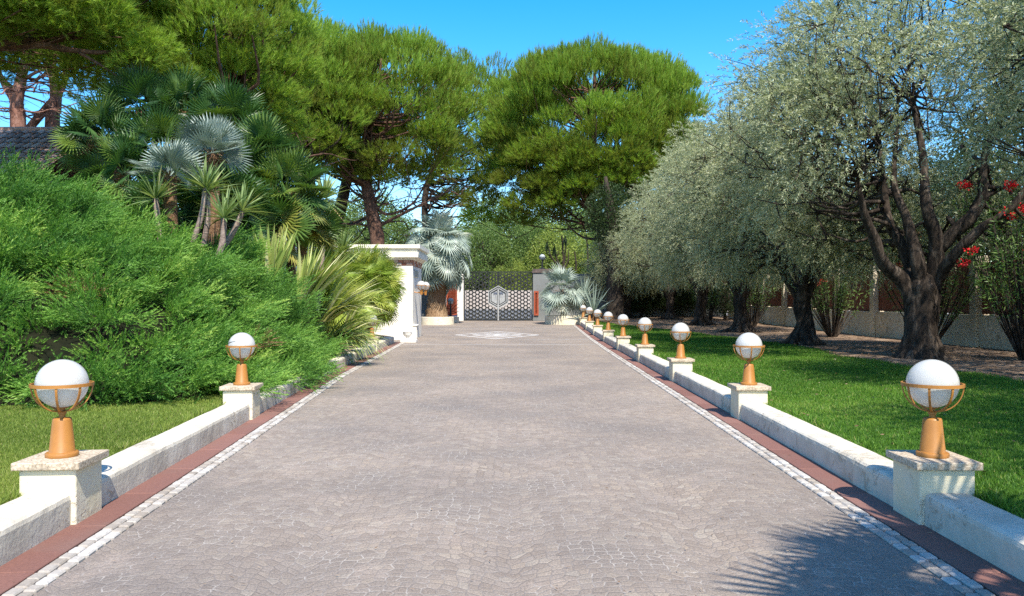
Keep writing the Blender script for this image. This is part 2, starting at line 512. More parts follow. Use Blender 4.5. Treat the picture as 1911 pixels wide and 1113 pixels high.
def cobble_mat():
    m, nt, out = new_mat('porphyry_setts')
    tc = nt.nodes.new('ShaderNodeTexCoord')
    sx = nt.nodes.new('ShaderNodeSeparateXYZ'); nt.links.new(tc.outputs['Object'], sx.inputs[0])
    X, Y = sx.outputs[0], sx.outputs[1]
    wob = noise(nt, .8, 2, coord=tc.outputs['Object'])
    # segmental arcs: rows bow upwards inside each 1.3 m lane
    u = mathn(nt, 'SUBTRACT', mathn(nt, 'FRACT', mathn(nt, 'DIVIDE', X, 1.3)), 0.5)
    arc = mathn(nt, 'MULTIPLY', mathn(nt, 'MULTIPLY', u, u), 1.1)
    v = mathn(nt, 'ADD', Y, arc)
    v = mathn(nt, 'ADD', v, mathn(nt, 'MULTIPLY', wob.outputs[0], .10))
    cb = nt.nodes.new('ShaderNodeCombineXYZ'); nt.links.new(X, cb.inputs[0]); nt.links.new(v, cb.inputs[1])
    vo = nt.nodes.new('ShaderNodeTexVoronoi'); vo.voronoi_dimensions = '2D'; vo.inputs['Scale'].default_value = 12.5
    vo.inputs['Randomness'].default_value = .62
    nt.links.new(cb.outputs[0], vo.inputs['Vector'])
    ve = nt.nodes.new('ShaderNodeTexVoronoi'); ve.voronoi_dimensions = '2D'; ve.feature = 'DISTANCE_TO_EDGE'; ve.inputs['Scale'].default_value = 12.5
    ve.inputs['Randomness'].default_value = .62
    nt.links.new(cb.outputs[0], ve.inputs['Vector'])
    sp = nt.nodes.new('ShaderNodeSeparateColor'); nt.links.new(vo.outputs['Color'], sp.inputs[0])
    stone = ramp(nt, [(0, (.22, .176, .140)), (.35, (.25, .204, .164)), (.65, (.263, .218, .18)), (.86, (.285, .23, .178)), (1, (.305, .26, .21))], sp.outputs[0]).outputs[0]
    big = noise(nt, .55, 5, .6, coord=tc.outputs['Object'])
    stone = mixc(nt, ramp(nt, [(.40, (0, 0, 0)), (.66, (.8, .8, .8))], big.outputs[0]).outputs[0], stone, (.15, .128, .112))
    tan = noise(nt, 1.7, 4, .6, coord=tc.outputs['Object'])
    stone = mixc(nt, ramp(nt, [(.55, (0, 0, 0)), (.75, (.55, .55, .55))], tan.outputs[0]).outputs[0], stone, (.34, .275, .225))
    grain = noise(nt, 75, 6, .85, coord=tc.outputs['Object'])
    stone = mixc(nt, .8, stone, ramp(nt, [(.30, (.12, .12, .12)), (.5, (.5, .5, .5)), (.70, (.95, .93, .91))], grain.outputs[0]).outputs[0], 'OVERLAY')
    # joints: pale mortar in places, dark open gaps in others
    jn = noise(nt, 1.1, 4, .6, coord=tc.outputs['Object'])
    jn2 = noise(nt, 9, 3, .6, coord=tc.outputs['Object'])
    jcol = ramp(nt, [(.36, (.07, .06, .055)), (.5, (.19, .165, .15)), (.58, (.46, .42, .37))], mathn(nt, 'ADD', mathn(nt, 'MULTIPLY', jn.outputs[0], .6), mathn(nt, 'MULTIPLY', jn2.outputs[0], .4))).outputs[0]
    jw = mathn(nt, 'LESS_THAN', ve.outputs[0], mathn(nt, 'MULTIPLY', jn2.outputs[0], .085))
    col = mixc(nt, mathn(nt, 'MULTIPLY', jw, .55), stone, jcol)
    p = nt.nodes.new('ShaderNodeBsdfPrincipled')
    p.inputs['Roughness'].default_value = .72
    p.inputs['Specular IOR Level'].default_value = .35
    nt.links.new(col, p.inputs['Base Color'])
    hgt = mathn(nt, 'ADD', mathn(nt, 'MULTIPLY', mathn(nt, 'MINIMUM', ve.outputs[0], .16), 5.0), mathn(nt, 'MULTIPLY', grain.outputs[0], .9))
    hgt = mathn(nt, 'ADD', hgt, mathn(nt, 'MULTIPLY', sp.outputs[1], .25))
    b = nt.nodes.new('ShaderNodeBump'); b.inputs['Strength'].default_value = .6; b.inputs['Distance'].default_value = .008
    nt.links.new(hgt, b.inputs['Height']); nt.links.new(b.outputs[0], p.inputs['Normal'])
    nt.links.new(p.outputs[0], out.inputs[0])
    return m


M['setts'] = cobble_mat()


def tint_surf(name, stops, rough=.8, bump=.4, bscale=40, bd=.006, dirt=None):
    m, nt, out = new_mat(name)
    at = nt.nodes.new('ShaderNodeAttribute'); at.attribute_name = 'tint'
    n = noise(nt, bscale, 5, .65)
    col = ramp(nt, stops, at.outputs['Fac']).outputs[0]
    col = mixc(nt, .35, col, ramp(nt, [(.3, (.25, .25, .25)), (.7, (.75, .75, .75))], n.outputs[0]).outputs[0], 'OVERLAY')
    if dirt:
        n2 = noise(nt, dirt[0], 4)
        col = mixc(nt, ramp(nt, [(.5, (0, 0, 0)), (.75, (.7, .7, .7))], n2.outputs[0]).outputs[0], col, dirt[1])
    p = nt.nodes.new('ShaderNodeBsdfPrincipled'); p.inputs['Roughness'].default_value = rough
    p.inputs['Specular IOR Level'].default_value = .3
    nt.links.new(col, p.inputs['Base Color'])
    b = nt.nodes.new('ShaderNodeBump'); b.inputs['Strength'].default_value = bump; b.inputs['Distance'].default_value = bd
    nt.links.new(n.outputs[0], b.inputs['Height']); nt.links.new(b.outputs[0], p.inputs['Normal'])
    nt.links.new(p.outputs[0], out.inputs[0])
    return m


M['pale_sett'] = tint_surf('pale_sett', [(0, (.26, .225, .185)), (.5, (.36, .33, .29)), (1, (.45, .425, .39))], .8, .5, 45, .006, (2.2, (.28, .24, .20)))
M['red_slab'] = tint_surf('red_slab', [(0, (.165, .078, .060)), (1, (.215, .108, .086))], .75, .25, 60, .003, (1.5, (.17, .105, .085)))
M['joint'] = surf_mat('joint_mortar', [(.3, (.16, .13, .11)), (.7, (.27, .23, .20))], 8, 4, .95, .3, 60)
M['roof_tile'] = tint_surf('roof_tile', [(0, (.20, .12, .085)), (.6, (.38, .24, .175)), (1, (.52, .34, .25))], .85, .4, 12, .02)
M['brick'] = tint_surf('old_brick', [(0, (.28, .10, .06)), (.45, (.42, .19, .12)), (.7, (.50, .38, .30)), (1, (.62, .56, .50))], .85, .5, 30, .01)
M['flower_white'] = surf_mat('urn_stone', [(.3, (.66, .63, .57)), (.7, (.76, .74, .69))], 6, 4, .8, .2, 40)

# ------------------------------------------------------------------ drive edges
def strip_l(y):
    return np.interp(y, [-14, 4.4, 17.2, 29.4, 60], [-1.62, -2.66, -3.62, -4.10, -4.9])


def strip_r(y):
    return np.interp(y, [-14, 4.42, 12.83, 50, 60], [2.05, 2.515, 2.745, 3.66, 3.9])


def side(y, off, s):
    """x of the line running off metres outside the drive edge on side s"""
    return strip_l(y) - off if s < 0 else strip_r(y) + off


def sheet(name, xl, xr, ys, zf, mat, nx=6, kind='structure', parent=None, tint=.5):
    mb = MB()
    ys = np.asarray(ys, float)
    XL = np.array([xl(y) for y in ys]); XR = np.array([xr(y) for y in ys])
    t = np.linspace(0, 1, nx + 1)
    X = XL[:, None] * (1 - t) + XR[:, None] * t
    Y = np.repeat(ys[:, None], nx + 1, 1)
    Z = zf(X, Y)
    V = np.stack([X, Y, Z], -1).reshape(-1, 3)
    i = np.arange(len(ys) - 1)[:, None]; j = np.arange(nx)[None]
    w = nx + 1
    F = np.stack([i * w + j, i * w + j + 1, (i + 1) * w + j + 1, (i + 1) * w + j], -1).reshape(-1, 4)
    mb.add(V, F, tint)
    return mb.build(name, mat, parent, smooth=True, kind=kind)


# base ground, reaching the horizon
sheet('ground', lambda y: -900, lambda y: 900, [-300, -14, 0, 20, 30, 40, 48, 54, 60, 120, 1500], lambda X, Y: g(Y) - .12, M['verge'], 10)
DY = np.concatenate([np.arange(-14, 54.1, 1.0)])
sheet('driveway', lambda y: (strip_l(y) + .0 if y < 31 else -7.5), lambda y: strip_r(y) if y < 47.9 else 5.5, DY, lambda X, Y: g(Y), M['setts'], 8)
sheet('street', lambda y: -60, lambda y: 60, [54.3, 70, 90], lambda X, Y: g(Y) - .02, M['asphalt'], 4)
for s, nm, y1 in ((-1, 'left', 31.0), (1, 'right', 47.9)):
    ys = np.arange(-14, y1, .8)
    a = (lambda y, s=s: side(y, .45, s)); b = (lambda y, s=s: side(y, -.02, s))
    sheet('border_bed_' + nm, a if s < 0 else b, b if s < 0 else a, ys, lambda X, Y: g(Y) - .015 + .0 * X, M['joint'], 2)

# the pale double row of setts and the red slab band (real pieces)
for s, nm, y1 in ((-1, 'left', 30.5), (1, 'right', 47.5)):
    mb = MB()
    y = -10.0
    while y < y1:
        for row in range(2):
            L = random.uniform(.105, .15)
            ww = .082
            yc = y + L / 2 + (row * .06)
            off = .004 + row * .086 + ww / 2
            x = side(yc, off, s)
            dx = (side(yc + .3, 0, s) - side(yc - .3, 0, s)) / .6
            V, F = box((x, yc, g(yc) - .02 + random.uniform(-.003, .004)), (ww - random.uniform(.004, .010), L - random.uniform(.006, .016), .07), .010, -math.atan(dx) + random.uniform(-.04, .04), 1)
            mb.addl((V, F), random.random())
        y += .128
    mb.build('pale_sett_edging_' + nm, M['pale_sett'], kind='structure')
    mb = MB()
    y = -10.0
    while y < y1:
        L = .98
        yc = y + L / 2
        dx = (side(yc + .3, 0, s) - side(yc - .3, 0, s)) / .6
        V, F = box((side(yc, .18 + .135, s), yc, g(yc) - .018), (.262, L - .006, .06), .004, -math.atan(dx), 1)
        mb.addl((V, F), random.random())
        y += .985
    mb.build('red_border_' + nm, M['red_slab'], kind='structure')


def ground_r(X, Y):
    p = np.stack([np.ravel(X), np.ravel(Y), 0 * np.ravel(X)], 1)
    return .215 + g(Y) + .025 * snoise(p, .5, 3).reshape(np.shape(X)) + .05 * sstep((np.asarray(X) - 6) / 6)


def lawn_edge(y):
    y = np.asarray(y, float)
    return 8.25 + .25 * np.sin(y * .55) + .12 * np.sin(y * 1.7 + 1) + np.interp(y, [0, 13, 30, 46], [.9, .35, .4, -3.0])


LY = np.concatenate([np.arange(-8, 50.1, .4)])
sheet('soil_bed', lambda y: 4.4, lambda y: 14.6, np.arange(-8, 56, 1.0), lambda X, Y: ground_r(X, Y) - .02, M['soil'], 14)
sheet('lawn_right', lambda y: float(side(y, .70, 1)), lambda y: float(max(lawn_edge(y), side(y, .8, 1))), np.arange(-8, 47.5, .4), lambda X, Y: ground_r(X, Y) + .004, M['turf'], 8)
sheet('verge_right', lambda y: 14.6, lambda y: 80, np.arange(-8, 60, 2.0), lambda X, Y: ground_r(X, Y) - .03, M['verge'], 6)


def ground_l(X, Y):
    X = np.asarray(X, float); Y = np.asarray(Y, float)
    return .20 + g(Y) + 1.1 * sstep((Y - 13) / 8) * sstep((-X - 5) / 6)


sheet('lawn_left', lambda y: -40, lambda y: float(side(y, .70, -1)), np.arange(-8, 13.1, .5), ground_l, M['turf_dry'], 24)
sheet('planting_bed', lambda y: -60, lambda y: float(side(y, .70, -1)), np.arange(13.1, 32.2, 1.0), ground_l, M['soil'], 30)
sheet('verge_left', lambda y: -80, lambda y: -7.4, np.arange(32.1, 60, 2.0), lambda X, Y: ground_l(X, Y), M['verge'], 16)


# grass blades
def grass(name, n, xr, yr, edge, hf, mat, kind='stuff'):
    mb = MB()
    u = rng.random(n)
    # denser near the camera
    y = yr[0] * (yr[1] / yr[0]) ** u
    x = xr[0](y) + (xr[1](y) - xr[0](y)) * rng.random(n)
    z = hf(x, y)
    dist = np.hypot(x, y)
    L = rng.uniform(.022, .05, n) * (1 + dist * .012)
    Wd = .004 + dist * .00075
    D = np.stack([rng.normal(size=n) * .55, rng.normal(size=n) * .55, np.ones(n)], 1)
    patch = snoise(np.stack([x, y, 0 * x], 1), 1.6, 9) * .16 + snoise(np.stack([x, y, 0 * x], 1), .45, 19) * .2
    t = np.clip(rng.normal(.5, .2, n) + patch, 0, .93)
    t[rng.random(n) < .03 + .12 * np.clip(patch - .12, 0, 1)] = 1.0
    needles(mb, np.stack([x, y, z - .004], 1), D, L, Wd, t)
    # longer uncut tufts where the mower cannot reach, along the kerb wall
    m = 9000
    s_ = 1 if name.endswith('right') else -1
    y = yr[0] * (yr[1] / yr[0]) ** rng.random(m); cl = snoise(np.stack([y, 0 * y, 0 * y], 1), 2.6, 51)
    keep = rng.random(m) < np.clip(.25 + .8 * cl, .03, 1)
    y = y[keep]; m = len(y)
    x = side(y, .80 + np.abs(rng.normal(0, .05, m)), s_)
    needles(mb, np.stack([x, y, hf(x, y) - .004], 1), np.stack([rng.normal(size=m) * .6, rng.normal(size=m) * .6, np.ones(m)], 1), rng.uniform(.05, .13, m), .005 + y * .0008, np.clip(rng.normal(.55, .25, m), 0, 1))
    o = mb.build(name, mat, kind=kind)
    o['label'] = 'short mown grass of the lawn'; o['category'] = 'grass'
    return o


grass('grass_right', 330000, (lambda y: side(y, .74, 1), lambda y: np.maximum(lawn_edge(y) + .12 * rng.normal(size=len(y)), side(y, .8, 1))), (4.2, 46), None, ground_r, M['lawn_blade'])
grass('grass_left', 240000, (lambda y: np.maximum(-.72 * y - .5, -9.5), lambda y: side(y, .74, -1)), (4.4, 12.6), None, ground_l, M['lawn_blade_dry'])

# fallen leaves on the soil
mb = MB(); n = 9000
x = rng.uniform(7.6, 14.1, n); y = 9 * (52 / 9) ** rng.random(n)
kites(mb, np.stack([x, y, ground_r(x, y) - .005 + rng.uniform(0, .012, n)], 1), np.stack([rng.normal(size=n), rng.normal(size=n), rng.normal(size=n) * .15], 1), .09, .025, rng.random(n), S=np.stack([rng.normal(size=n), rng.normal(size=n), rng.normal(size=n) * .2], 1))
M['litter'] = leaf_mat('leaf_litter', [(0, (.10, .06, .035)), (.5, (.24, .16, .10)), (1, (.42, .33, .23))], .1, .8, .1, (1, 1, 1))
n = 700
y = 4.3 * (30 / 4.3) ** rng.random(n); x = strip_l(y) - .4 + (strip_r(y) - strip_l(y) + .8) * rng.random(n) ** .6
kites(mb, np.stack([x, y, g(y) + .014 + rng.uniform(0, .006, n)], 1), np.stack([rng.normal(size=n), rng.normal(size=n), rng.normal(size=n) * .1], 1), rng.uniform(.02, .045, n), .010, rng.random(n), S=np.stack([rng.normal(size=n), rng.normal(size=n), rng.normal(size=n) * .1], 1))
n = 260
y = 5 * (24 / 5) ** rng.random(n); x = side(y, .9, 1) + 4.5 * rng.random(n)
kites(mb, np.stack([x, y, ground_r(x, y) + .035], 1), np.stack([rng.normal(size=n), rng.normal(size=n), rng.normal(size=n) * .3], 1), .055, .014, rng.random(n) * .8)
o = mb.build('leaf_litter', M['litter'], kind='stuff'); o['label'] = 'dry fallen olive leaves on bare soil'; o['category'] = 'leaf litter'

# white rhombus markings on the drive
mb = MB()
DC = (-.70, 36.9); A, B = 1.98, 3.35


def rhomb(k, w):
    for i in range(4):
        a0 = i * math.pi / 2; a1 = a0 + math.pi / 2
        quad = []
        for (a, kk) in ((a0, k), (a1, k), (a1, k - w), (a0, k - w)):
            x = DC[0] + A * kk * math.cos(a); y = DC[1] + B * kk * math.sin(a)
            quad.append([x, y, float(g(y)) + .006])
        n_ = 8
        for q in range(n_):
            t0, t1 = q / n_, (q + 1) / n_
            c = [np.array(quad[0]) * (1 - t0) + np.array(quad[1]) * t0, np.array(quad[0]) * (1 - t1) + np.array(quad[1]) * t1,
                 np.array(quad[3]) * (1 - t1) + np.array(quad[2]) * t1, np.array(quad[3]) * (1 - t0) + np.array(quad[2]) * t0]
            V = np.array(c); V[:, 2] = g(V[:, 1]) + .006
            mb.add(V, [[0, 1, 2, 3]], .8)


rhomb(1.0, .09); rhomb(.62, .10); rhomb(.32, .10); rhomb(.13, .125)
M['white_mark'] = tint_surf('white_marble_inlay', [(0, (.52, .50, .47)), (1, (.64, .625, .60))], .7, .2, 30, .003, (1.4, (.45, .42, .38)))
mb.build('rhombus_inlay', M['white_mark'], kind='structure')
mb = MB()
for yy, x0, x1 in ((29.6, -4.0, 3.1), (43.2, -4.6, 3.4), (33.0, .3, 3.2)):
    V = np.array([[x0, yy, g(yy) + .005], [x1, yy + .1, g(yy) + .005], [x1, yy + .2, g(yy) + .005], [x0, yy + .1, g(yy) + .005]])
    mb.add(V, [[0, 1, 2, 3]], .3)
mb.build('cross_joint_line', M['white_mark'], kind='structure')

# ------------------------------------------------------------------ pedestals, lamps, kerb walls
def yaw(y, s):
    dx = (side(y + .3, 0, s) - side(y - .3, 0, s)) / .6
    return -math.atan(dx)


PED = .415


def make_pedestal(loc, rot, label):
    t = thing('stone_pedestal', label, 'pedestal', loc, 'lamp pedestals along the drive')
    mb = MB(); V, F = box((loc[0], loc[1], loc[2] + PED / 2 - .04), (.40, .44, PED + .08), .014, 0, 2)
    mb.addl((V, F)); mb.build('block', M['cream'], t)
    mb = MB(); V, F = box((loc[0], loc[1], loc[2] + PED + .0285), (.475, .515, .055), .006, 0, 2)
    mb.addl((V, F)); mb.build('cap', M['granite'], t)
    t.rotation_euler = (0, 0, rot)
    return t


def cage(mb, c, z0, rr, flat=.011, n=8):
    """open bowl of flat ribs with a hoop at the globe's equator"""
    c = np.array(c)
    # hoop
    prof = [(rr - .006, -.012), (rr + .008, -.012), (rr + .008, .012), (rr - .006, .012), (rr - .006, -.012)]
    V, F = lathe(prof, 40, c); mb.addl((V, F))
    for k in range(n):
        a = 2 * math.pi * k / n + .2
        er = np.array([math.cos(a), math.sin(a), 0]); et = np.array([-math.sin(a), math.cos(a), 0]); up = np.array([0, 0, 1.0])
        th = np.linspace(0, math.pi / 2 * .95, 10)
        rows = []
        for q in th:
            rad = rr * math.cos(q) ** .9 if math.cos(q) > 0 else 0
            z = -rr * math.sin(q) * .98
            nn = er * math.cos(q) - up * math.sin(q)
            p = c + er * rad + up * z
            for (u, v) in ((-1, -1), (1, -1), (1, 1), (-1, 1)):
                rows.append(p + et * u * flat * .75 + nn * v * .004)
        V = np.array(rows); F = []
        for i in range(len(th) - 1):
            for j in range(4):
                kx = (j + 1) % 4
                F.append([i * 4 + j, i * 4 + kx, (i + 1) * 4 + kx, (i + 1) * 4 + j])
        mb.add(V, F)


def globe_vf(c, r):
    bm = bmesh.new(); bmesh.ops.create_uvsphere(bm, u_segments=40, v_segments=24, radius=r)
    bm.verts.index_update(); V, F = bm_arrays(bm)
    return V + np.array(c), F


def make_lamp(loc, label, group='globe lamps along the drive'):
    t = thing('globe_lamp', label, 'lamp', loc, group)
    x, y, z = loc
    mb = MB(); mb.addl(lathe([(0, 0), (.112, 0), (.114, .004), (.114, .028), (.108, .034), (.092, .036), (.089, .04), (.066, .275), (.060, .288), (.04, .292), (0, .292)], 28, loc))
    mb.build('base', M['bronze'], t, smooth=False)
    for f in t.children[-1].data.polygons: f.use_smooth = abs(f.normal.z) < .6
    mb = MB(); mb.addl(lathe([(.022, .29), (.022, .315), (.03, .318), (.03, .335), (.02, .338), (.02, .36), (.045, .364), (.05, .372), (0, .374)], 16, loc))
    mb.build('neck', M['bronze'], t)
    mb = MB(); cage(mb, (x, y, z + .54), 0, .208); mb.build('cage', M['bronze'], t)
    mb = MB(); mb.addl(globe_vf((x, y, z + .548), .181)); mb.build('globe', M['globe'], t, smooth=True)
    return t


CAPZ = PED + .056
right_y = [6.0 + 5.12 * k for k in range(9)]
left_y = [6.0, 11.12, 16.1, 21.1, 26.0]
ordinals = ['nearest', 'second nearest', 'third nearest', 'fourth nearest', 'fifth nearest', 'sixth nearest', 'seventh nearest', 'eighth nearest', 'farthest']
r_lamp = ['globe lamp with bright hoop nearest the camera on the lawn side', 'second globe lamp from the front beside the shaded right lawn',
          'third globe lamp from the front along the right lawn', 'fourth globe lamp from the front along the right lawn',
          'fifth globe lamp from the front along the right lawn', 'sixth globe lamp from the front along the right lawn',
          'bluish shaded globe lamp, seventh from the front on the right', 'eighth globe lamp along the right, last but one before the planter',
          'smallest, farthest globe lamp beside the right round planter']
l_lamp = ['large white globe lamp on the pedestal nearest the left lawn', 'globe lamp with a black smear standing against the green juniper', '', '', 'globe lamp half hidden behind arching flax leaves before the gatehouse']
proto_l = proto_p = None
for s, ys, labs in ((1, right_y, r_lamp), (-1, left_y, l_lamp)):
    nm = 'right' if s > 0 else 'left'
    for k, y in enumerate(ys):
        if not labs[k]: continue
        loc = (float(side(y, .61, s)), y, float(g(y)))
        if s > 0:
            plab = f'cream pedestal with granite cap under the {ordinals[k]} lamp on the right'
        else:
            plab = {0: 'cream pedestal with granite cap at the corner of the left lawn', 1: 'cream pedestal with speckled cap pressed into the juniper', 4: 'pale pedestal behind hanging flax leaves near the gatehouse'}[k]
        if proto_p is None: proto_p = make_pedestal(loc, yaw(y, s), plab)
        else: dup(proto_p, loc, yaw(y, s), 1, plab)
        lloc = (loc[0], loc[1], loc[2] + CAPZ)
        if proto_l is None: proto_l = make_lamp(lloc, labs[k])
        else: dup(proto_l, lloc, random.uniform(0, .7), 1, labs[k])

# black smear across the second left globe
lamp2 = [o for o in bpy.data.objects if o.get('label') == l_lamp[1]][0]
gc = np.array([side(11.12, .61, -1), 11.12, CAPZ + .548])
mb = MB()
for (x0, x1, z0, z1, w0) in ((-.93, -.62, .17, .25, .05), (-.66, -.38, .25, .33, .055), (-.42, -.14, .31, .40, .03), (-.8, -.55, .28, .30, .02)):
    top, bot = [], []
    for q in np.linspace(0, 1, 9):
        x = x0 + (x1 - x0) * q; z = z0 + (z1 - z0) * q + random.uniform(-.012, .012); w = w0 * math.sin(math.pi * min(max(q, .04), .96)) ** .6
        for lst, zz in ((top, z + w * .5), (bot, z - w * .5)):
            yy = -math.sqrt(max(1 - x * x - zz * zz, .001)); lst.append(gc + np.array([x, yy, zz]) * .1825)
    V = np.array(bot + top); mb.add(V, [[i, i + 1, 10 + i, 9 + i] for i in range(8)])
sm = mb.build('smear', M['smear']); sm.parent = lamp2
for v in sm.data.vertices: v.co = v.co - lamp2.location
sm.rotation_euler = (0, 0, 0)
lamp2.rotation_euler = (0, 0, 0)


def kerb(y0, y1, s, label):
    """low plastered wall with rounded top following the drive edge"""
    hgt, th = .245, .34
    prof = [(0, -.05), (0, hgt - .05), (.008, hgt - .022), (.03, hgt - .006), (.06, hgt), (th - .06, hgt), (th - .03, hgt - .006), (th - .008, hgt - .022), (th, hgt - .05), (th, -.05)]
    ys = np.linspace(y0, y1, max(6, int((y1 - y0) / .12)))
    V = []
    for y in ys:
        for (o, z) in prof:
            V.append([side(y, .445 + o, s), y, g(y) + z])
    V = np.array(V); m = len(prof)
    V[:, 2] += .004 * snoise(V, 2.3, 5) + .002 * snoise(V, 9, 6)
    V[:, 0] += .005 * snoise(V, 2.0, 7) + .003 * snoise(V, 11, 8)
    F = []
    for i in range(len(ys) - 1):
        for j in range(m - 1):
            F.append([i * m + j, i * m + j + 1, (i + 1) * m + j + 1, (i + 1) * m + j])
    mb = MB(); mb.add(V, F)
    mb.addl((V[:m], [list(range(m))])); mb.addl((V[-m:], [list(range(m))[::-1]]))
    o = mb.build('kerb_wall', M['plaster'], smooth=False)
    tag(o, label, 'low wall', 'low plastered kerb walls')
    return o


edges = [-9.0] + [v for y in right_y for v in (y - .215, y + .215)]
for k in range(9):
    lab = 'low white kerb wall in the near right corner before the first pedestal' if k == 0 else f'low white kerb wall between the {ordinals[k-1]} and {ordinals[k]} right pedestals'
    kerb(edges[2 * k], edges[2 * k + 1], 1, lab)
kerb(-9, left_y[0] - .215, -1, 'low white kerb wall in the near left corner before the pedestal')
kerb(left_y[0] + .215, left_y[1] - .215, -1, 'low white kerb wall along the left lawn between two pedestals')
kerb(left_y[1] + .215, left_y[4] - .215, -1, 'low white kerb wall mostly buried under the juniper and flax')
kerb(left_y[4] + .215, 31.0, -1, 'short low white wall between the last left pedestal and the urn')

# ------------------------------------------------------------------ gatehouse
GX = -4.12
t = thing('gatehouse', 'white flat-roofed gatehouse with cream cornice and a brick frieze', 'gatehouse', (-8.5, 36, .05))
mb = MB()
mb.addl(box((-8.62, 34.6, 1.55), (9.0, 3.2, 3.1), .01))
mb.build('wall', M['white_wall'], t)
mb = MB()
x = -13.1; row = 0
for row in range(2):
    x = -13.1
    while x < GX - .03:
        w = random.uniform(.16, .34)
        if x + w > GX - .01: w = GX - .01 - x
        if w > .03: mb.addl(box((x + w / 2, 33.0 + random.uniform(-.01, .012), 3.165 + row * .115), (w - .012, .06, .104), .008, 0, 1), random.random())
        x += w
y = 33.05
for row in range(2):
    y = 33.06
    while y < 36.1:
        w = random.uniform(.16, .34)
        mb.addl(box((GX, y + w / 2, 3.165 + row * .115), (.06, w - .012, .104), .008, 0, 1), random.random())
        y += w
mb.build('brick_frieze', M['brick'], t)
mb = MB(); mb.addl(box((-8.62, 34.6, 3.22), (8.98, 3.18, .24), 0)); mb.build('frieze_backing', M['joint'], t)


def cove(xr, yf, z0, z1, o0, o1, n=7):
    """moulded course round the front and right side, its section curving from o0 out to o1"""
    mb = MB(); V = []
    for i in range(n + 1):
        q = i / n
        z = z0 + (z1 - z0) * q; o = o0 + (o1 - o0) * math.sin(q * math.pi / 2) if o1 != o0 else o0
        V += [[-13.4, yf - o, z], [xr + o, yf - o, z], [xr + o, 36.4, z], [-13.4, 36.4, z]]
    F = []
    for i in range(n):
        for j in range(4):
            k = (j + 1) % 4
            F.append([i * 4 + j, i * 4 + k, (i + 1) * 4 + k, (i + 1) * 4 + j])
    F2 = [[0, 1, 2, 3][::-1], [n * 4, n * 4 + 1, n * 4 + 2, n * 4 + 3]]
    mb.add(np.array(V), F + F2)
    return mb


cove(GX, 33, 3.335, 3.44, .04, .12, 2).build('soffit_course', M['cornice'], t)
cove(GX, 33, 3.44, 3.66, .255, .275, 3).build('moulding', M['cornice'], t)
cove(GX, 33, 3.66, 3.80, .22, .24, 1).build('fascia_recess', M['cornice'], t)
cove(GX, 33, 3.804, 3.96, .33, .34, 1).build('roof_slab', M['cornice'], t)
mb = MB(); mb.addl(box((GX + .015, 34.1, 2.8), (.05, 1.3, .28), .005)); mb.addl(box((GX + .015, 34.1, 2.15), (.04, .1, .1), 0))
mb.build('side_panel', M['steel'], t)
mb = MB(); mb.addl(box((GX - .02, 33.35, .33), (.34, .5, .55), .015)); mb.addl(box((GX - .02, 33.35, .63), (.42, .58, .06), .012)); mb.build('plinth', M['white_wall'], t)

# double wall lantern
for k, (yy, lab) in enumerate(((33.55, 'front globe lantern on a bracket fixed to the gatehouse side'), (35.2, 'rear globe lantern on the gatehouse side behind another globe'))):
    c = (GX + .30, yy, 2.30)
    t = thing('wall_lantern', lab, 'lamp', (c[0], c[1], c[2] - .4), 'globe lanterns on the gatehouse side')
    mb = MB(); cage(mb, c, 0, .208); mb.build('cage', M['bronze'], t)
    mb = MB(); mb.addl(globe_vf((c[0], c[1], c[2] + .008), .181)); mb.build('globe', M['globe'], t, smooth=True)
    mb = MB(); mb.addl(lathe([(0, -.40), (.05, -.40), (.065, -.2), (.02, -.195), (.02, -.17), (0, -.17)], 14, c))
    tube(mb, [(GX - .01, yy, 2.02), (GX + .15, yy, 1.99), (GX + .30, yy, 2.03)], [.025, .022, .025], 8, 4)
    mb.build('bracket', M['bronze'], t)

# urn finial
uy = 30.6; ux = float(strip_l(uy)) + .0
ub = P(763, 640, 31.2); ub = (ub[0] - .05, 31.2, float(g(31.2)))
t = thing('stone_urn', 'white carved stone urn with pointed lid at the gatehouse corner', 'urn', ub)
mb = MB(); mb.addl(box((ub[0] + .05, ub[1], ub[2] + .06), (.62, .46, .12), .015)); mb.build('base', M['flower_white'], t)
mb = MB(); mb.addl(lathe([(0, .12), (.12, .12), (.13, .14), (.08, .17), (.06, .2), (.14, .27), (.18, .33), (.17, .39), (.185, .40), (.185, .43), (.16, .44)], 20, ub)); mb.build('bowl', M['flower_white'], t, smooth=True)
mb = MB(); mb.addl(lathe([(.16, .44), (.12, .47), (.06, .55), (.03, .60), (.04, .63), (.02, .67), (0, .70)], 20, ub)); mb.build('lid', M['flower_white'], t, smooth=True)

# ------------------------------------------------------------------ gate, pillars, boundary walls
GY = 53.0; GB = float(g(GY)) + .02; GTOP = 3.60
GL, GR = -3.20, 1.37
t = thing('entrance_gate', 'black double entrance gate of honeycomb ironwork with hexagon crest', 'gate', ((GL + GR) / 2, GY, GB))
xm = (GL + GR) / 2; zm = GB + (GTOP - GB) * .475
hexR = .78


def hexv(c, r, y, rot=0):
    a = np.arange(6) * math.pi / 3 + rot
    return np.stack([c[0] + r * np.cos(a), np.full(6, y), c[1] + r * np.sin(a)], 1)


def ring(mb, c, r0, r1, y, dep, rot=0):
    A0, A1 = hexv(c, r0, y - dep / 2, rot), hexv(c, r1, y - dep / 2, rot)
    B0, B1 = hexv(c, r0, y + dep / 2, rot), hexv(c, r1, y + dep / 2, rot)
    V = np.vstack([A0, A1, B0, B1]); F = []
    for i in range(6):
        j = (i + 1) % 6
        F += [[i, j, 6 + j, 6 + i], [12 + j, 12 + i, 18 + i, 18 + j], [i, 12 + i, 12 + j, j], [6 + i, 6 + j, 18 + j, 18 + i]]
    mb.add(V, F)


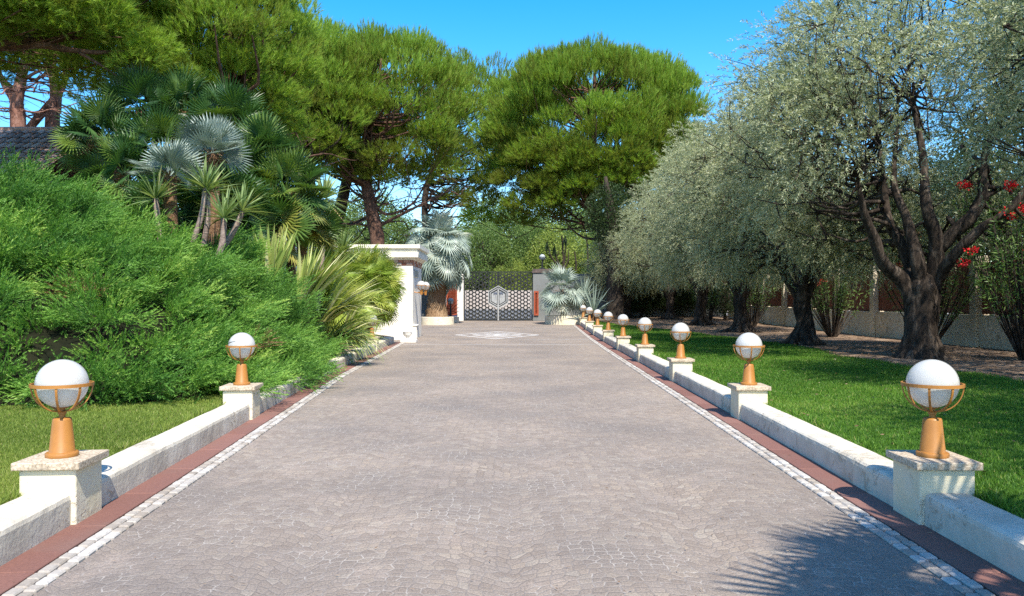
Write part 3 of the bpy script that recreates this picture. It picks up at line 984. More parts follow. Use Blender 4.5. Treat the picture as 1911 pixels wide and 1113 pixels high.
for s, x0, x1 in ((-1, GL, xm - .012), (1, xm + .012, GR)):
    leaf = MB()
    for (xa, xb, za, zb) in ((x0, x0 + .07, GB, GTOP), (x1 - .07, x1, GB, GTOP), (x0 + .07, x1 - .07, GB, GB + .09), (x0 + .07, x1 - .07, GTOP - .07, GTOP)):
        leaf.addl(box(((xa + xb) / 2, GY, (za + zb) / 2), (xb - xa, .07, zb - za), 0))
    lf = leaf.build('gate_leaf', M['gate_iron'], t)
    hc = MB(); hr = MB()
    r = .145; px_ = r * 1.5; pz = r * math.sqrt(3)
    ncol = int((x1 - x0) / px_) + 2
    for i in range(ncol):
        for j in range(int((GTOP - GB) / pz) + 2):
            cx = x0 + .07 + i * px_ if s > 0 else x1 - .07 - i * px_
            cz = GB + .1 + j * pz + (pz / 2 if i % 2 else 0)
            if not (x0 + .05 < cx < x1 - .05 and GB + .08 < cz < GTOP - .06): continue
            if abs(cx - xm) * .9 < .70 and math.hypot(cx - xm, (cz - zm)) < hexR * .93: continue
            ring(hc, (cx, cz), r * 1.02, r * .68, GY, .045)
            if cz < GB + .85: ring(hr, (cx, cz), r * .66, r * .50, GY + .012, .03)
    hc.build('honeycomb', M['gate_iron'], lf); hr.build('inner_rings', M['steel'], lf)
    kp = MB(); kp.addl(box(((x0 + x1) / 2, GY + .04, GB + .40), (x1 - x0 - .06, .012, .66), 0)); kp.build('kick_plate', M['dark_steel'], lf)
mb = MB()
ring(mb, (xm, zm), hexR, hexR - .07, GY - .045, .05, math.pi / 6)
ring(mb, (xm, zm), hexR - .14, hexR - .20, GY - .045, .05, math.pi / 6)
mb.build('crest_frame', M['steel'], t)
mb = MB()
ring(mb, (xm, zm), hexR - .06, hexR - .15, GY - .03, .06, math.pi / 6)
ring(mb, (xm, zm), hexR - .20, hexR - .26, GY - .03, .06, math.pi / 6)
mb.build('crest_border', M['gate_iron'], t)
mb = MB()
Vh = np.vstack([hexv((xm, zm), hexR - .24, GY - .02, math.pi / 6), hexv((xm, zm), hexR - .24, GY + .01, math.pi / 6)])
mb.add(Vh, [[i, (i + 1) % 6, 6 + (i + 1) % 6, 6 + i] for i in range(6)]); mb.addl((Vh, [[5, 4, 3, 2, 1, 0], [6, 7, 8, 9, 10, 11]]))
mb.build('crest_plate', M['steel'], t)
mb = MB()
for cxo in (-.18, .18):      # two small palm figures on the crest
    for k in range(7):
        a = math.radians(-20 + k * 37)
        tube(mb, [(xm + cxo, GY - .03, zm + .22), (xm + cxo + .09 * math.cos(a), GY - .035, zm + .24 + .09 * math.sin(a)), (xm + cxo + .15 * math.cos(a), GY - .03, zm + .19 + .13 * math.sin(a))], [.012, .02, .006], 5, 3)
    tube(mb, [(xm + cxo * .9, GY - .03, zm - .05), (xm + cxo, GY - .03, zm + .22)], [.012, .01], 5, 2)
mb.build('crest_emblem', M['dark_steel'], t)
mb = MB(); mb.addl(box((xm, GY - .075, GB + (zm + .52 - GB) / 2), (.10, .03, zm + .52 - GB), .005)); mb.build('centre_bar', M['steel'], t)

# gate pillars and shutters
def pillar(x0, x1, z1, label, y=53.0, mat='white_wall', cap=None, dep=.5):
    zb = float(g(y))
    t = thing('gate_pillar', label, 'pillar', ((x0 + x1) / 2, y, zb), None)
    mb = MB(); mb.addl(box(((x0 + x1) / 2, y, (zb + z1) / 2), (x1 - x0, dep, z1 - zb), .012)); mb.build('shaft', M[mat], t)
    if cap:
        mb = MB(); mb.addl(box(((x0 + x1) / 2, y, z1 + .07), (x1 - x0 + .14, dep + .14, .14), .01)); mb.addl(box(((x0 + x1) / 2, y, z1 + .20), (x1 - x0 + .02, dep, .12), .01)); mb.build('cap', M[cap], t)
    return t


pillar(-3.62, -3.22, 3.42, 'pale slim pillar on the hinge side of the gate by the red shutter')
pillar(1.39, 2.72, 3.50, 'grey gate pillar with dark stone cap carrying a lamp', mat='grey_wall', cap='dark_stone')
pillar(-4.62, -4.40, 3.30, 'narrow pale post between the blue palm and the red shutter')


def shutter(x0, x1, z0, z1, y, label):
    t = thing('red_shutter', label, 'shutter', ((x0 + x1) / 2, y, z0), 'red louvred panels beside the gate')
    mb = MB()
    for (xa, xb, za, zb) in ((x0, x0 + .09, z0, z1), (x1 - .09, x1, z0, z1), (x0 + .09, x1 - .09, z0, z0 + .12), (x0 + .09, x1 - .09, z1 - .12, z1)):
        mb.addl(box(((xa + xb) / 2, y, (za + zb) / 2), (xb - xa, .06, zb - za), .004, 0, 1))
    mb.build('frame', M['red_wood'], t)
    mb = MB(); n = int((z1 - z0 - .24) / .1)
    for k in range(n):
        z = z0 + .12 + (k + .5) * .1
        V, F = box((0, 0, 0), (x1 - x0 - .18, .012, .105), 0)
        a = math.radians(28); yy = V[:, 1] * math.cos(a) - V[:, 2] * math.sin(a); zz = V[:, 1] * math.sin(a) + V[:, 2] * math.cos(a)
        mb.addl((np.stack([V[:, 0] + (x0 + x1) / 2, yy + y, zz + z], 1), F))
    mb.build('louvres', M['red_wood'], t)


shutter(-4.36, -3.66, .68, 3.22, 53.0, 'tall red louvred panel between the blue palm and the gate')
shutter(1.45, 1.76, .68, 2.3, 52.68, 'red louvred panel half hidden by the small right palm')

# grey boundary walls
def wall(name, pts, h, th, mat, label, cat='wall', z0=-.1):
    mb = MB(); L = []
    pts = np.array(pts, float); m = len(pts)
    T = np.gradient(pts, axis=0); T = nrm(np.column_stack([T, np.zeros(m)]))
    N = np.stack([-T[:, 1], T[:, 0]], 1)
    for p, nn in zip(pts, N):
        zb = float(g(p[1]))
        for sgn, z in ((-1, z0), (-1, h), (1, h), (1, z0)):
            L.append([p[0] + nn[0] * sgn * th / 2, p[1] + nn[1] * sgn * th / 2, zb + z])
    F = []
    for i in range(m - 1):
        for j in range(4):
            k = (j + 1) % 4
            F.append([i * 4 + j, (i + 1) * 4 + j, (i + 1) * 4 + k, i * 4 + k])
    F += [[0, 1, 2, 3], [m * 4 - 1, m * 4 - 2, m * 4 - 3, m * 4 - 4]]
    mb.add(np.array(L), F)
    o = mb.build(name, M[mat], smooth=False)
    tag(o, label, cat)
    return o


a = np.linspace(0, math.pi / 2, 9)
curve = [(-6.3 + 1.65 * math.sin(q), 52.2 + 1.0 * math.sin(q) * 0 + 1.0 * (1 - math.cos(q)) * .8) for q in a]
wall('boundary_wall', [(-14, 51.0), (-8, 51.6)] + curve, 3.15, .25, 'grey_wall', 'grey-green boundary wall behind the blue palm left of the gate')
wall('boundary_wall', [(2.74, 53.2), (4.5, 53.3), (6.6, 53.6), (9, 54.2), (14.4, 54.4)], 3.12, .25, 'grey_wall', 'grey boundary wall right of the gate running behind the olives')
wall('street_wall', [(-40, 91), (40, 91)], 2.5, .3, 'street_wall', 'pale pinkish wall across the street seen through the gate')

# lamps by the gate
def dark_lamp(base, h, label):
    t = thing('gate_lamp', label, 'lamp', base, 'small dark lamps beside the gate')
    mb = MB(); mb.addl(lathe([(0, 0), (.2, 0), (.2, .05), (.06, .09), (.045, h - .26), (.08, h - .2), (0, h - .2)], 14, base)); mb.build('post', M['gate_iron'], t)
    c = (base[0], base[1], base[2] + h)
    mb = MB(); cage(mb, c, 0, .23); mb.build('cage', M['gate_iron'], t)
    mb = MB(); mb.addl(globe_vf(c, .195)); mb.build('globe', M['smoke_globe'], t, smooth=True)


M['smoke_globe'] = surf_mat('smoked_globe', [(.3, (.30, .33, .34)), (.7, (.42, .45, .46))], 3, 3, .15, 0, 10, .5)
dark_lamp((P(1012, 480, 53)[0], 53.0, 3.76), .80, 'dark globe lamp on the capped pillar right of the gate')
dark_lamp((P(841, 600, 50.5)[0], 50.5, float(g(50.5)) + .36), 1.0, 'dark globe lamp on a stub post before the red shutter')
mb = MB(); bl = (P(841, 600, 50.5)[0], 50.5, float(g(50.5)))
o = MB().addl(box((bl[0] + .15, bl[1], bl[2] + .17), (.75, .5, .38), .02)).build('lamp_block', M['fence_wall'])
tag(o, 'small grey stone block under the dark lamp by the red shutter', 'block')


# round planters
def planter(c, rx, ry, h, label):
    zb = float(g(c[1]))
    t = thing('round_planter', label, 'planter', (c[0], c[1], zb), 'cream round planters before the gate')
    mb = MB(); V, F = lathe([(1, -.05), (1, h - .03), (.985, h), (.90, h), (.89, h - .08)], 40)
    V = V * np.array([rx, ry, 1]) + np.array([c[0], c[1], zb]); mb.addl((V, F)); mb.build('rim', M['cream'], t)
    mb = MB(); V, F = lathe([(.92, h - .07), (.5, h - .03), (0, h - .02)], 30); V = V * np.array([rx, ry, 1]) + np.array([c[0], c[1], zb]); mb.addl((V, F)); mb.build('soil', M['soil'], t)


PL = (-4.52, 48.3); PR = (3.25, 48.5)
planter(PL, 1.0, .9, .46, 'cream round planter holding the tall blue palm')
planter(PR, 1.25, .9, .52, 'cream round planter holding the small silver palm')

# right fence: plinth wall, pillars, brown slat panels
FX = 14.2
pil_y = [10.6 + 3.4 * k for k in range(13)]
fgroup = 'slatted fence bays along the right boundary'
for k, y in enumerate(pil_y):
    zb = float(ground_r(np.array([FX]), np.array([y]))[0])
    o = MB().addl(box((FX, y, zb + 1.3), (.42, .34, 2.9), .012)).build('fence_pillar', M['fence_wall'])
    tag(o, 'pale square pillar between brown slat panels of the right fence', 'pillar', 'fence pillars along the right boundary')
    if k == len(pil_y) - 1: break
    y0, y1 = y + .17, pil_y[k + 1] - .17
    t = thing('slat_fence', 'brown slat fence bay on a pale low wall behind the oleanders', 'fence', (FX, (y0 + y1) / 2, zb), fgroup)
    mb = MB(); mb.addl(box((FX, (y0 + y1) / 2, zb + .40), (.26, y1 - y0 - .004, 1.1), .01)); mb.build('low_wall', M['fence_wall'], t)
    mb = MB(); n = 22
    for q in range(n):
        yy = y0 + (q + .5) * (y1 - y0) / n
        mb.addl(box((FX, yy, zb + 1.76), (.03, (y1 - y0) / n * .86, 1.55), .004, 0, 1))
    for zz in (1.02, 2.5): mb.addl(box((FX + .03, (y0 + y1) / 2, zb + zz), (.04, y1 - y0 - .004, .07), 0))
    mb.build('slats', M['brown_slat'], t)

# ------------------------------------------------------------------ plants
def shell(profile, n, inner=.6, mind=.7, r=rng, tries=40, azbias=None):
    """scatter n clump centres in the outer shell of a turned crown; profile = [(height, radius)]"""
    pr = np.array(sorted(profile)); out = []
    k = 0
    hs = np.linspace(pr[0, 0], pr[-1, 0], 200); rs = np.interp(hs, pr[:, 0], pr[:, 1])
    slope = np.sqrt(1 + np.gradient(rs, hs) ** 2)
    w = (rs + .15) * np.minimum(slope, 3); w /= w.sum()
    while len(out) < n and k < n * tries:
        k += 1
        h = r.choice(hs, p=w)
        R = np.interp(h, pr[:, 0], pr[:, 1])
        rad = R * math.sqrt(r.uniform(inner ** 2, 1)); a = r.uniform(0, 2 * math.pi)
        p = np.array([rad * math.cos(a), rad * math.sin(a), h])
        if out and np.min(np.linalg.norm(np.array(out) - p, axis=1)) < mind: continue
        out.append(p)
    return np.array(out)


def pine_clumps(mb, centres, rl, tufts, k=13, nl=.30, nw=.028, axis_pt=(0, 0), top=None, bot=None, loose=.35, r=rng, tone=0.0):
    """rounded clumps of upright needle brushes; higher clumps stand up like candles, lower ones spread"""
    n = len(centres)
    C = np.repeat(centres, tufts, 0); N = len(C)
    RL = np.repeat(np.broadcast_to(rl, (n,)) * r.uniform(.8, 1.25, n), tufts)[:, None]
    U = unit_rand(N, r); U[:, 2] = np.abs(U[:, 2]) * 1.0 - .28; U = nrm(U)
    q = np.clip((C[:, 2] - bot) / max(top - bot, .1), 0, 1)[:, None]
    pos = C + U * RL * np.array([1, 1, .72]) * (r.random((N, 1)) ** .25)
    up = np.array([0, 0, 1.0])
    outw = pos - np.array([axis_pt[0], axis_pt[1], 0]); outw[:, 2] = 0; outw = nrm(outw)
    A = nrm(up * (.35 + 1.3 * q) + U * (.9 - .6 * q) + outw * .3 + r.normal(size=(N, 3)) * loose * .5)
    # needles of each brush
    B = np.repeat(pos, k, 0); A2 = np.repeat(A, k, 0); K = len(B)
    Sd = nrm(np.cross(A2, unit_rand(K, r)))
    q2 = np.repeat(q, k, 0)
    ang = r.uniform(.08, 1, (K, 1)) * (.80 - .38 * q2)
    D = A2 * np.cos(ang) + Sd * np.sin(ang)
    along = r.uniform(0, 1, (K, 1)) * nl * (.7 + .7 * q2)
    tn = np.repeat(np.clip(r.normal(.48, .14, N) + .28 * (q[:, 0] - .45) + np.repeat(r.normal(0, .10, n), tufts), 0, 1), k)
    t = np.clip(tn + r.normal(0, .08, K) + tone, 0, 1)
    needles(mb, B + A2 * along, D, nl * r.uniform(.7, 1.2, K), nw, t, r)


def limb_path(a, b, sag=.12, kink=.1, r=rng, n=3):
    a = np.array(a, float); b = np.array(b, float); L = np.linalg.norm(b - a)
    pts = [a]
    for i in range(1, n + 1):
        t = i / (n + 1)
        p = a * (1 - t) + b * t
        p[2] -= sag * L * math.sin(math.pi * t)
        p += r.normal(size=3) * kink * L * .35
        pts.append(p)
    pts.append(b)
    return pts


def pine(base, trunk_pts, trunk_r, profile, n, label, rl=1.0, tufts=120, mind=.9, inner=.55, axis=None, bark='pine_bark', bare=10, k=13, nl=.32, nw=.03, forks=None, extra=None, tone=0.0, loose=.35, low=2.5, bw=.11):
    """trunk_pts world points; profile heights are world heights round axis"""
    t = thing('stone_pine', label, 'tree', base, 'stone pines')
    ax = np.array(axis if axis is not None else trunk_pts[-1][:2], float)
    cen = shell(profile, n, inner, mind)
    cen[:, 0] += ax[0]; cen[:, 1] += ax[1]
    if extra is not None: cen = np.vstack([cen, np.array(extra)])
    hs = [p[0] for p in profile]
    wood = MB()
    tube(wood, trunk_pts, trunk_r, 12, 5, .13, .5, 3)
    path = catmull(trunk_pts, 8); rad = np.interp(np.linspace(0, 1, len(path)), np.linspace(0, 1, len(trunk_r)), trunk_r)
    if forks:
        for fp, fr in forks: tube(wood, fp, fr, 9, 5, .12, .5, 4)
        for fp, fr in forks:
            pp = catmull(fp, 8); path = np.vstack([path, pp]); rad = np.concatenate([rad, np.interp(np.linspace(0, 1, len(pp)), np.linspace(0, 1, len(fr)), fr)])
    ok = path[:, 2] > min(hs) - low
    cand = path[ok]; cr = rad[ok]
    if len(cand) == 0: cand = path[-3:]; cr = rad[-3:]
    for c in cen:
        d = np.linalg.norm(cand[:, :2] - c[:2], axis=1) * .6 + np.abs(cand[:, 2] - (c[2] - 1.2 - .25 * np.linalg.norm(ax - c[:2])))
        i = int(np.argmin(d + rng.random(len(d)) * 1.2))
        r0 = min(cr[i] * .5, bw)
        if bw < .05 and rng.random() < .55: continue
        tube(wood, limb_path(cand[i], c - np.array([0, 0, .1]), .10, .16, n=2), [r0, r0 * .6, .02], 5, 3, 0, .5, 5, cap=False)
    zl = min(hs)
    for q in range(bare):      # dead lower branches
        i = rng.integers(0, max(1, len(path) // 1))
        p = path[i]
        if p[2] < zl - 4 or p[2] > zl + 2.5: continue
        a = rng.uniform(0, 2 * math.pi); L = rng.uniform(1.5, 3.8)
        e = p + np.array([math.cos(a) * L, math.sin(a) * L, rng.uniform(-.5, .9)])
        pts = limb_path(p, e, .08, .18, n=3)
        tube(wood, pts, [.05, .035, .012], 5, 3, 0, .5, 6, cap=False)
        for w in range(6):
            s0 = pts[rng.integers(1, 5)]
            e2 = s0 + np.append(rng.normal(size=2) * .6, rng.uniform(-.5, .35))
            tube(wood, limb_path(s0, e2, .05, .2, n=1), [.016, .006], 4, 2, 0, .5, 7, cap=False)
    wood.build('trunk', M[bark], t, smooth=True)
    fol = MB()
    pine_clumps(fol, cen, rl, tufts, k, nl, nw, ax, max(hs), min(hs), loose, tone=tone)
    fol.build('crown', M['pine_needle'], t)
    return t


def pp(d, *pts):
    return [P(x, y, d + (z[0] if z else 0)) for x, y, *z in pts]


def pprof(d, ax, rows):
    """profile rows given as (pixel row, pixel half width) at distance d"""
    return [(EYE + (HY - py) * d / FPX, w * d / FPX) for py, w in rows]


def base_of(pts):
    return (pts[0][0], pts[0][1], pts[0][2])


# centre-left pine with the forked trunk
d = 47.5
tp = pp(d, (706, 602), (704, 455), (697, 410), (688, 365), (678, 315), (684, 250), (700, 190), (712, 110))
pine(base_of(tp), tp, [.50, .44, .40, .37, .30, .24, .16, .06],
     pprof(d, 715, [(92, 45), (108, 90), (130, 125), (160, 150), (198, 164), (242, 158), (285, 140), (320, 90), (340, 45)]), 120,
     'tall stone pine with reddish forked trunk rising behind the gatehouse', 1.05, 125, .85, .6, P(716, 200, d)[:2],
     forks=[(pp(d, (684, 340), (694, 300), (690, 255), (672, 190)), [.24, .20, .16, .06]), (pp(d, (688, 365), (720, 400), (770, 380), (800, 330)), [.11, .09, .07, .03]),
            (pp(d, (700, 425), (740, 405), (790, 380), (850, 350, 3)), [.11, .09, .07, .03])], bark='pine_bark', bare=26)
d = 50.5
tp = pp(d, (612, 600), (624, 440), (636, 385), (648, 335), (660, 280), (665, 180))
pine(base_of(tp), tp, [.48, .42, .38, .33, .26, .08], pprof(d, 655, [(100, 50), (140, 90), (200, 110), (260, 100), (300, 55)]), 60,
     'stone pine with dark leaning trunk between two straighter pines', 1.05, 110, .9, .5, P(650, 200, d)[:2], bark='dark_bark', bare=24,
     forks=[(pp(d, (628, 425), (665, 415), (700, 395), (735, 350)), [.14, .11, .08, .03])])
d = 44
tp = pp(d, (592, 600), (588, 440), (583, 370), (580, 300), (583, 200), (585, 110))
pine(base_of(tp), tp, [.30, .26, .23, .2, .15, .06], pprof(d, 585, [(72, 35), (95, 65), (130, 85), (190, 95), (250, 85), (300, 55)]), 70,
     'slim stone pine with straight dark trunk beside the palms', 1.0, 125, .85, .5, P(582, 180, d)[:2], bark='dark_bark', bare=16)
d = 58
tp = pp(d, (1145, 602), (1128, 440), (1108, 395), (1098, 360), (1103, 300), (1108, 200), (1110, 130))
pine(base_of(tp), tp, [.60, .52, .46, .40, .32, .2, .08],
     pprof(d, 1108, [(128, 60), (140, 112), (158, 150), (185, 182), (222, 196), (265, 193), (310, 172), (350, 130), (385, 80)]), 225,
     'broad stone pine with dense domed crown right of the gate', 1.25, 165, .85, .50, P(1108, 200, d)[:2], k=13, nl=.38, nw=.034, bare=26,
     forks=[(pp(d, (1100, 380), (1130, 330), (1160, 290), (1190, 230)), [.3, .24, .18, .06]), (pp(d, (1110, 400), (1060, 360), (1010, 330), (960, 300)), [.2, .16, .12, .04]),
            (pp(d, (1120, 430), (1080, 410), (1030, 370), (1000, 360)), [.1, .08, .06, .03])], tone=.02,
     extra=pp(d, (915, 250), (930, 300, -2), (950, 340, -3), (985, 300, -4), (1010, 350, -4), (965, 385, -3), (1000, 395, -2), (1040, 380, -4), (920, 345, -1), (900, 380, 0), (945, 260, -3), (1080, 350, -5), (1160, 340, -5), (1200, 320, -5), (1020, 410, -1), (960, 415, 0), (890, 410, 1)))
d = 63
tp = pp(d, (797, 602), (796, 460), (793, 370), (815, 300), (860, 220))
pine(base_of(tp), tp, [.36, .30, .25, .18, .08], pprof(d, 885, [(125, 40), (155, 85), (210, 110), (270, 105), (330, 85), (390, 60)]), 85,
     'darker stone pine in the gap between the two big crowns', 1.15, 100, 1.0, .35, P(885, 250, d)[:2], bark='dark_bark', bare=30, tone=-.04)

# near pines on the left
d = 27
tp = pp(d, (452, 640), (448, 420), (440, 300), (432, 180), (430, 20))
pine(base_of(tp), tp, [.36, .30, .26, .2, .08], pprof(d, 432, [(-90, 45), (-40, 95), (20, 132), (80, 150), (140, 145), (190, 125), (245, 90), (290, 50)]), 110,
     'yellow-green stone pine leaning over the fan palms', .72, 150, .52, .55, P(425, 100, d)[:2], k=15, nl=.22, nw=.016, bare=20, tone=.12, loose=.7,
     extra=pp(d, (500, 20), (530, 60), (545, 110), (520, 0), (560, 150, 1), (555, 60, 2), (480, -20), (515, 140), (535, 190), (505, 230), (470, 60, -3), (440, 0, -3), (400, 40, -4), (550, 25, 1), (575, 90, 2), (540, 250, 1), (515, 280, 1)))
d = 23.5
tp = pp(d, (-190, 700), (-185, 300), (-170, 150), (-140, 20), (-60, -120), (20, -240))
pine(base_of(tp), tp, [.46, .40, .36, .3, .22, .08], pprof(d, 60, [(-330, 70), (-260, 180), (-150, 290), (-60, 320), (20, 318), (70, 292), (112, 230)]), 300,
     'big stone pine overhanging from the left edge with bare spreading limbs', .75, 130, .48, .42, P(55, 0, d)[:2], k=15, nl=.22, nw=.014, bare=0, loose=.7, tone=.2, low=-1.2, bw=.04,
     extra=pp(d, (20, 55, -2), (70, 40, -2), (130, 50, -2), (190, 60, -1), (240, 75, 0), (30, 110, 1), (110, 120, 1), (170, 135, 0), (215, 165, 0), (260, 120, -1), (190, 190, 1), (150, 170, 2), (290, 90, -1), (320, 140, 0), (-20, 80, -2), (10, 20, -3), (100, 10, -3), (200, 20, -2)), 
     forks=[(pp(d, (-175, 180), (-60, 100, -1), (20, 80, -1.5), (90, 75, -1.5), (150, 66, -1.2), (220, 70, -.5)), [.19, .15, .12, .09, .06, .03]),
            (pp(d, (-60, 95, -1), (60, 84, -1.6), (120, 92, -1.5), (180, 98, -1.3), (240, 95, -.8)), [.12, .10, .08, .06, .02]),
            (pp(d, (150, 100, -1.5), (185, 120, -1.5), (230, 150, -1.2)), [.05, .035, .01])])
for (d, bx, pts, fk, lab) in (
        (39, 33, ((34, 600), (34, 245), (31, 205), (36, 165), (45, 120), (52, 60)), ((33, 205), (22, 180), (5, 150), (-15, 115)), 'red-barked pine with a forked trunk standing behind the tiled roof'),
        (41, 98, ((97, 600), (98, 245), (102, 210), (104, 170), (98, 130), (92, 60)), ((52, 243), (75, 215), (105, 180), (120, 150), (118, 105)), 'red-barked pine with slanting limbs right of the forked one')):
    tp = pp(d, *pts)
    pine(base_of(tp), tp, [.42, .36, .32, .27, .2, .1], pprof(d, bx, [(-20, 40), (20, 100), (60, 110), (95, 70)]), 34, lab, 1.0, 90, 1.0, .4,
         P(bx, 40, d)[:2], bark='pine_bark_red', bare=20, forks=[(pp(d, *fk), [.2, .2, .16, .08])])


# ---- fan palms
def fan_unit(nseg=26, spread=150, R=1.0, droop=.18, fold=.05, r=rng):
    """one fan leaf: hinge at the origin, pointing +y, upper face +z"""
    V = []; F = []
    da = 2 * spread / nseg
    for i in range(nseg):
        a = math.radians(-spread + (i + .5) * da) + r.normal() * .012
        L = R * (1 - .22 * (abs(a) / math.radians(spread)) ** 2) * r.uniform(.93, 1.05)
        dirv = np.array([math.sin(a), math.cos(a), 0]); sv = np.array([math.cos(a), -math.sin(a), 0])
        hw = .5 * L * math.tan(math.radians(da / 2)) * .92
        cup = .16 * abs(math.sin(a * .5)) * L
        b = len(V)
        m1 = dirv * .5 * L
        V += [dirv * .03, m1 + sv * hw + [0, 0, -fold * .5 * L * .4 + cup * .5], m1 + [0, 0, fold * L * .4 + cup * .5], m1 - sv * hw + [0, 0, -fold * .5 * L * .4 + cup * .5],
              dirv * .8 * L + sv * hw * .55 + [0, 0, cup * .6 - droop * .35 * L], dirv * .8 * L - sv * hw * .55 + [0, 0, cup * .6 - droop * .35 * L],
              dirv * L + [0, 0, cup * .6 - droop * L * r.uniform(.6, 1.4)]]
        F += [[b, b + 1, b + 2], [b, b + 2, b + 3], [b + 1, b + 4, b + 2], [b + 3, b + 2, b + 5], [b + 2, b + 4, b + 6], [b + 2, b + 6, b + 5]]
    return np.array(V), np.array(F)


def place_fans(mb, hub, n, R, pet, el=(85, -35), nseg=26, spread=150, droop=.18, tint=(.5, .15), wild=.2, az=None, r=rng, oldtint=None, tilt=.35, roll=.15):
    units = [fan_unit(nseg, spread, 1.0, droop, r=r) for _ in range(4)]
    up = np.array([0, 0, 1.0])
    for i in range(n):
        q = (i + .5) / n
        a = i * 2.39996 + r.normal() * .25
        if az is not None: a = az[0] + (az[1] - az[0]) * r.random()
        e = math.radians(el[0] + (el[1] - el[0]) * q ** .85) + r.normal() * wild * .5
        d = np.array([math.cos(a) * math.cos(e), math.sin(a) * math.cos(e), math.sin(e)])
        pl = pet * r.uniform(.8, 1.15)
        tip = hub + d * pl - up * (.12 * pl * math.cos(e))
        tang = nrm(d - up * (tilt * r.uniform(.5, 1.5) * max(math.cos(e), .2)))
        sd = np.cross(tang, up) + r.normal(size=3) * .12
        sd = nrm(sd - tang * (sd @ tang))
        nm = np.cross(sd, tang)
        ro = r.normal() * roll
        sd, nm = sd * math.cos(ro) + nm * math.sin(ro), nm * math.cos(ro) - sd * math.sin(ro)
        V, F = units[i % 4]
        s = R * r.uniform(.85, 1.12)
        Wv = tip + (V[:, 0:1] * sd + V[:, 1:2] * tang + V[:, 2:3] * nm) * s
        tt = np.clip(r.normal(tint[0], tint[1]), 0, .9)
        if oldtint is not None and q > .85 and r.random() < .6: tt = oldtint
        tv = np.clip(tt + r.normal(0, .05, len(Wv)), 0, 1)
        mb.add(Wv, F, tv)
        # leaf stalk
        w = .014 * R / .65
        S = sd * w
        mb.add(np.array([hub - S, hub + S, tip + S * .6, tip - S * .6]), [[0, 1, 2, 3]], tt * .9)


def fan_palm(ground, hub, n, R, pet, label, mat='fan_green', tr=.16, kind='fan_palm', group=None, bark='palm_bark', skirt=True, **kw):
    hub = np.array(hub, float)
    t = thing(kind, label, 'palm', ground, group)
    mb = MB(); tube(mb, [ground, (np.array(ground) * .5 + hub * .5) + [.04, .03, 0], hub], [tr * 1.15, tr, tr * .95], 12, 6, .12, .5, 2)
    mb.build('trunk', M[bark], t, smooth=True)
    if skirt:
        mb = MB(); m = 160
        a = rng.uniform(0, 6.283, m); zz = rng.uniform(-.5, .1, m)
        B = hub + np.stack([np.cos(a) * tr * .8, np.sin(a) * tr * .8, zz * R * .9], 1)
        straps(mb, B, np.stack([np.cos(a), np.sin(a), rng.uniform(-.2, 1.0, m)], 1), rng.uniform(.12, .34, m) * R / .65, .03, .3, rng.random(m), 2)
        mb.build('fibre', M['palm_fibre'], t)
    mb = MB(); place_fans(mb, hub, n, R, pet, **kw); mb.build('fronds', M[mat], t)
    return t


def gl(x, y): return float(ground_l(np.array([x]), np.array([y]))[0])


heads = [(322, 392, 18.6, 'low fan palm in the shade under the left silver palm'), (425, 398, 18.9, 'low fan palm under the right silver palm behind the yuccas'), (190, 262, 21.5, 'dark fan palm at the left end of the big palm clump'), (262, 205, 22.6, 'dark fan palm head high on the left of the clump'), (345, 210, 23.2, 'tall dark fan palm at the top of the clump'),
         (430, 232, 22.6, 'fan palm behind the upper silver palm'), (490, 300, 21.6, 'green fan palm at the upper right of the clump'), (535, 360, 20.8, 'sunlit fan palm on the right rim of the clump'),
         (505, 430, 20.2, 'low yellowing fan palm above the flax leaves'), (235, 330, 20.8, 'low dark fan palm beside the tiled roof'), (440, 340, 20.9, 'fan palm in the middle of the clump right of the silver palms'),
         (300, 285, 21.6, 'dark fan palm behind the lower silver palm'), (560, 420, 21.6, 'yellow-green fan palm leaning right at the clump edge'), (400, 285, 22.4, 'deep shaded fan palm at the heart of the clump')]
for i, (px, py, d, lab) in enumerate(heads):
    h = P(px, py, d)
    yel = i in (7, 8, 12)
    fan_palm((h[0] + .1, d + .1, gl(h[0], d)), h, 36, .72, .66, lab, 'fan_green', .13, group='green fan palms in the clump', el=(85, -30), nseg=26, spread=125, tilt=.25, droop=.06, roll=.75,
             tint=(.66, .14) if yel else (.45, .15), oldtint=.97 if i in (8, 12) else None)
for (px, py, d, R, lab) in ((396, 288, 17.6, .62, 'larger silver-blue fan palm standing before the dark clump'), (316, 330, 17.0, .60, 'lower silver-blue fan palm left of the larger one')):
    h = P(px, py, d)
    fan_palm((h[0], d, gl(h[0], d)), h, 20, R, .34, lab, 'fan_silver', .15, group='silver fan palms in the clump', el=(85, 0), nseg=22, spread=88, droop=.03, tint=(.5, .16), tilt=.15, wild=.3, roll=.5, bark='palm_bark')
# bushy yellow-green fan palms leaning over the wall by the gatehouse
for i, (px, py, d, n, lab) in enumerate(((650, 540, 28, 80, 'bushy fan palm with fine leaves left of the gatehouse wall'), (680, 556, 28.6, 80, 'bushy yellow-green fan palm spilling over the low wall'), (618, 580, 25.0, 50, 'low fan palm tucked under the arching flax leaves'), (690, 525, 29, 70, 'upper bushy fan palm touching the gatehouse wall'), (610, 530, 25.5, 60, 'green fan palm behind the long flax leaves'))):
    h = P(px, py, d)
    fan_palm((h[0] - .1, d, gl(h[0], d)), h, n, .72, .75, lab, 'fan_yellow', .10, group='bushy fan palms by the gatehouse', el=(80, -50), nseg=26, spread=105, droop=.12, tint=(.6, .2), skirt=False, tilt=.4, roll=.7)
